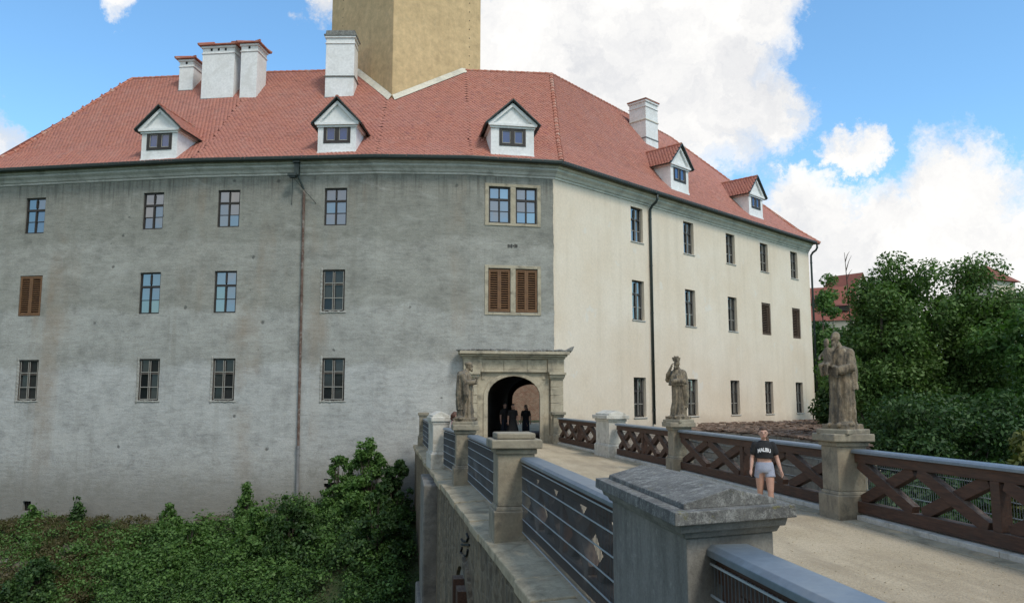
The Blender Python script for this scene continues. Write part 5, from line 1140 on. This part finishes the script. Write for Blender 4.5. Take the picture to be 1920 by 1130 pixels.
tree_px('tree half cut off by the right picture edge', 1975, 36, 560, 950, 100, 34000, .12, 'leaf_mid', 16, nclump=70, trunk_r=.25)
tree_px('yellowish shrubby tree rising behind the railing at the right edge', 1935, 19, 790, 990, 45, 9000, .075, 'leaf_yellow', 17, nclump=45, trunk_r=.07, clump=.42, name='shrub')
tree_px('dark undergrowth tree low behind the right railing', 1860, 24, 860, 1060, 110, 14000, .11, 'leaf_dark', 18, nclump=60, trunk_r=.1, clump=.7)
tree_px('dark bushy tree low beside the terrace wall', 1650, 30, 820, 1080, 70, 10000, .13, 'leaf_dark', 19, nclump=45, trunk_r=.12, clump=.8)
tree_px('mid green tree between the small corner tree and the tallest tree', 1622, 58, 560, 860, 42, 22000, .13, 'leaf_mid', 20, nclump=55, trunk_r=.2)
# dead leafless sapling
p = px_at(1606, 52); dt = thing('bare_tree', 'leafless grey sapling against the distant red roofs', 'tree', V3(p, -6)); b = MB(); r_ = random.Random(4)
tz = zpx(492, 52); b.tube([V3(p, -6), V3(p, 3), V3(p+Vector((-.3, 0, 0)), tz)], [.14, .09, .015], 6)
for k in range(14):
    z = 3+(tz-3)*k/14; e = Vector((r_.uniform(-1.6, 1.0), r_.uniform(-.6, .6), r_.uniform(.8, 1.8)))*(1-.5*k/14); s0 = V3(p+Vector((-.3*k/14, 0, 0)), z); b.tube([s0, s0+e*.5+Vector((0, 0, .1)), s0+e], [.035, .02, .006], 5)
b.build('trunk', 'bark', dt)
# ------------------------------------------------------------------ undergrowth in the ditch on the left
cs, rs_ = [], []; r_ = random.Random(21)
def ditch_pt(u, d):      # d metres out from the grey wall at pixel column u
    seg = 0 if u < 350 else (1 if u < 700 else 2); q = hit(u, plan[seg], az(AZS[seg])); q = q-inward(AZS[seg])*d; return V3(q, terrain(q.x, q.y))
while len(cs) < 1500:
    u = r_.uniform(-60, 800); d = r_.uniform(.5, 13); q = ditch_pt(u, d)
    if q.x > .1: continue
    if d < 1.5 and u < 560 and r_.random() < .8: continue
    if u < 260 and r_.random() < .45: continue
    big = (.42 if u < 330 else .7)*(.7+.6*r_.random()); cs.append(q+Vector((0, 0, big*.3))); rs_.append(big)
ug = link('undergrowth', leaf_mesh('undergrowth', cs, rs_, 230000, .06, 'leaf_dark', up=.6, flat=.7, seed=5)); tag(ug, 'dense green undergrowth covering the ditch below the grey wall', 'undergrowth', kind='stuff')
cs2 = [c for c in cs if c.x < -4 or r_.random() < .6]; rs2 = [.42]*len(cs2)
hb_ = link('weeds', leaf_mesh('weeds', [c+Vector((r_.uniform(-.4, .4), r_.uniform(-.4, .4), .45)) for c in cs2], rs2, 110000, .06, 'leaf_mid', up=.7, seed=6)); tag(hb_, 'lighter green weeds growing through the ditch undergrowth', 'weeds', kind='stuff')
bl_ = [ditch_pt(r_.uniform(330, 780), r_.uniform(1, 8))+Vector((0, 0, .75)) for k in range(150)]; bl_ = [q for q in bl_ if q.x < 0]
bo = link('broad_leaves', leaf_mesh('broad_leaves', bl_, [.45]*len(bl_), 9000, .095, 'leaf_mid', up=.9, seed=61, long=1.3)); tag(bo, 'broad leaved plants standing out of the ditch undergrowth near the bridge', 'plants', kind='stuff')
dq = [ditch_pt(r_.uniform(-40, 330), r_.uniform(.4, 6.5))+Vector((0, 0, .4)) for k in range(420)]
dg = link('dry_grass', leaf_mesh('dry_grass', dq, [.42]*len(dq), 52000, .04, 'leaf_dry', up=.2, flat=.5, seed=8, long=4)); tag(dg, 'dry brownish grass on the bare bank at the left', 'grass', kind='stuff')
def shrub(label, u, d, h_, w_, m, seed, n_=3500, size=.085):
    q = ditch_pt(u, d); s_ = thing('shrub', label, 'shrub', q); r2 = random.Random(seed); cl_, rd = [], []; b = MB()
    for k in range(70):
        a = r2.uniform(0, 6.28); zz = r2.random()**1.3; rr = w_*(1-zz*.8)*r2.random()**.5; p = q+Vector((math.cos(a)*rr, math.sin(a)*rr, .2+zz*h_)); cl_.append(p); rd.append(r2.uniform(.13, .30)*(1.2-.6*zz)*max(1, w_*.9))
        if k % 3 == 0: b.tube([q-Vector((0, 0, .1)), q.lerp(p, .5)+Vector((0, 0, .15)), p], [.035, .022, .008], 5)
    b.build('stems', 'bark', s_); link('foliage', leaf_mesh('foliage', cl_, rd, n_, size, m, seed=seed), s_)
shrub('tall bright shrub against the grey wall beside the bridge', 700, 1.2, 3.1, 1.7, 'leaf_mid', 31, 13000)
shrub('shrub pushing up next to the broken hole in the wall', 655, 1.4, 2.5, 1.1, 'leaf_mid', 32, 8000)
shrub('dark shrub in the corner between wall and bridge', 750, 1.8, 2.3, 1.4, 'leaf_dark', 33, 9000)
shrub('slim shrub at the foot of the rusty downpipe', 482, .8, 1.7, .5, 'leaf_mid', 34, 1700)
shrub('rounded shrub at the wall foot right of the middle windows', 352, 1.2, 1.3, .7, 'leaf_mid', 35, 2400)
shrub('small weed bush at the wall foot in the left', 97, .7, .9, .45, 'leaf_mid', 36, 1200)
shrub('thin wispy shrub at the wall foot left of the middle', 175, .6, 1.2, .35, 'leaf_dark', 37, 700)
shrub('broad dark bush low in the ditch right of centre', 610, 4.0, 2.2, 1.7, 'leaf_dark', 38, 6500)
shrub('bright green bush low in the ditch below the downpipe', 545, 3.6, 1.7, 1.4, 'leaf_mid', 39, 6000)
shrub('leafy bush low in the ditch left of the downpipe', 430, 3.4, 1.6, 1.3, 'leaf_mid', 40, 5500)
shrub('dark bush at the bottom edge in the ditch, left side', 250, 5.5, 1.5, 1.4, 'leaf_dark', 41, 5000)
shrub('dark bush close to the bridge wall at the bottom', 735, 5.0, 2.4, 1.6, 'leaf_dark', 42, 6500)
# rocks of the foundation and the bank
def rock(label, c, size, seed):
    bm = bmesh.new(); bmesh.ops.create_icosphere(bm, subdivisions=4, radius=1)
    for v in bm.verts:
        n_ = v.co.normalized(); f = 1+.4*mnoise.noise(n_*1.9+Vector((seed, 0, 0)))+.25*mnoise.noise(n_*4.5+Vector((0, seed, 0)))+.14*mnoise.noise(n_*11+Vector((0, 0, seed))); v.co = Vector((n_.x*size[0], n_.y*size[1], n_.z*size[2]))*f
    me = bpy.data.meshes.new('rock'); bm.to_mesh(me); bm.free(); me.materials.append(M['rock']); o = link('rock', me); o.location = c; tag(o, label, 'rock', 'rocks on the ditch bank'); return o
names = ['ledge of pale foundation rock under the far left wall', 'ledge of foundation rock left of the wispy shrub', 'brown rock outcrop in the bank at far left', 'larger brown rock outcrop on the left bank', 'grey rock patch with weeds below the second window column', 'pale foundation stone edge left of the downpipe', 'pale foundation stone edge at the downpipe foot', 'foundation stone under the broken hole']
for k, (u, d, sx, sz) in enumerate(((30, .25, 3.2, .35), (150, .2, 2.6, .3), (110, 3.2, 1.5, .8), (175, 4.2, 1.9, .9), (235, 2.4, 1.3, .7), (430, .2, 1.6, .3), (520, .2, 1.7, .3), (590, .25, 1.0, .35))):
    q = ditch_pt(u, d); o = rock(names[k], q+Vector((0, 0, -.05 if d < 1 else -.2)), (sx*.8, .8 if d > 1 else .4, sz*.75), k*1.7); o.rotation_euler = (0, 0, -rad(14))
# ------------------------------------------------------------------ distant buildings
def gabled(label, u, dist, vt, ve, vb, w_, l_, rz, dormers=0, wallm='cream_render'):
    p = px_at(u, dist); zt, ze, zb = zpx(vt, dist), zpx(ve, dist), zpx(vb, dist); t_ = thing('outbuilding', label, 'building', V3(p, zb), rz)
    def part(mb, n_, m): return link(n_, mb.mesh(n_, m), t_, (0, 0, 0))
    H_ = ze-zb; R_ = zt-zb
    w = MB(); w.box((0, 0, H_/2-4), (w_, l_, H_+8)); w.add([(-w_/2, -l_/2, H_), (w_/2, -l_/2, H_), (0, -l_/2, R_), (-w_/2, l_/2, H_), (w_/2, l_/2, H_), (0, l_/2, R_)], [(0, 1, 2), (3, 5, 4)]); part(w, 'wall', wallm)
    r = MB()
    for sx in (-1, 1): r.add([(sx*(w_/2+.4), -l_/2-.3, H_-.3), (sx*(w_/2+.4), l_/2+.3, H_-.3), (0, l_/2+.3, R_+.1), (0, -l_/2-.3, R_+.1)], [(0, 1, 2, 3)])
    ro = part(r, 'roof', 'roof_under')
    for k in range(dormers):
        for sx in (-1, 1):
            z_ = H_+(R_-H_)*(.25+.25*(k % 2)); x_ = sx*(w_/2)*(1-(z_-H_)/(R_-H_)); y_ = -l_/2+l_*(k+.7)/(dormers+.4)
            d_ = MB(); d_.box((x_+sx*.1, y_, z_+.2), (1.0, 1.3, .7)); link('dormer', d_.mesh('dormer', 'window_frame'), ro, (0, 0, 0)); d_ = MB(); d_.add([(x_+sx*.8, y_-.9, z_+.4), (x_+sx*.8, y_+.9, z_+.4), (x_-sx*.6, y_+.9, z_+1.1), (x_-sx*.6, y_-.9, z_+1.1)], [(0, 1, 2, 3)]); link('dormer_roof', d_.mesh('dormer_roof', 'roof_under'), ro, (0, 0, 0))
gabled('distant red roofed building with small dormers beyond the cream wing', 1568, 98, 553, 612, 760, 8, 4.6, rad(62), 2)
gabled('distant gable end with orange roof beside the leafless sapling', 1597, 108, 532, 585, 760, 5.5, 4, rad(30), 1)
p = px_at(1866, 95); tt_ = thing('turret', 'distant square turret with low orange pyramid roof behind the trees', 'tower', V3(p, -7), rad(20)); q = MB(); zt = zpx(560, 95); q.box((0, 0, (zt+7)/2), (3.6, 3.6, zt+7)); link('wall', q.mesh('wall', 'cream_render'), tt_, (0, 0, 0))
q = MB(); zq = zt+7; q.add([(-2.2, -2.2, zq), (2.2, -2.2, zq), (2.2, 2.2, zq), (-2.2, 2.2, zq), (0, 0, zq+1.9)], [(0, 1, 4), (1, 2, 4), (2, 3, 4), (3, 0, 4), (0, 3, 2, 1)]); link('roof', q.mesh('roof', 'roof_under'), tt_, (0, 0, 0))
# woods on the far slopes and behind the viewer: one mass
fc, fr = [], []; r_ = random.Random(9)
for k in range(420):
    a = r_.uniform(0, 2*math.pi); d = r_.uniform(95, 210); x, y = 5+d*math.sin(a), 20+d*math.cos(a)
    if (x < 34 and 0 < y < 90 and x > -60): continue
    h_ = r_.uniform(6, 12); fc.append((x, y, terrain(x, y)+h_*.5)); fr.append(h_*.62)
for k in range(170):  # unseen trees, added and sized so the lower windows reflect something dark
    x, y = r_.uniform(-75, 60), r_.uniform(-60, -22); h_ = r_.uniform(8, 11.5); fc.append((x, y, terrain(x, y)+h_*.5)); fr.append(h_*.6)
wd_ = link('far_woods', leaf_mesh('far_woods', fc, fr, 130000, .75, 'leaf_ash', seed=44, flat=1.0)); tag(wd_, 'mass of far off woods on the slopes around the castle, plus unseen trees added behind the viewer', 'woods', kind='stuff')
for s_ in list(bpy.data.scenes):
    if s_ is not SC: bpy.data.scenes.remove(s_)
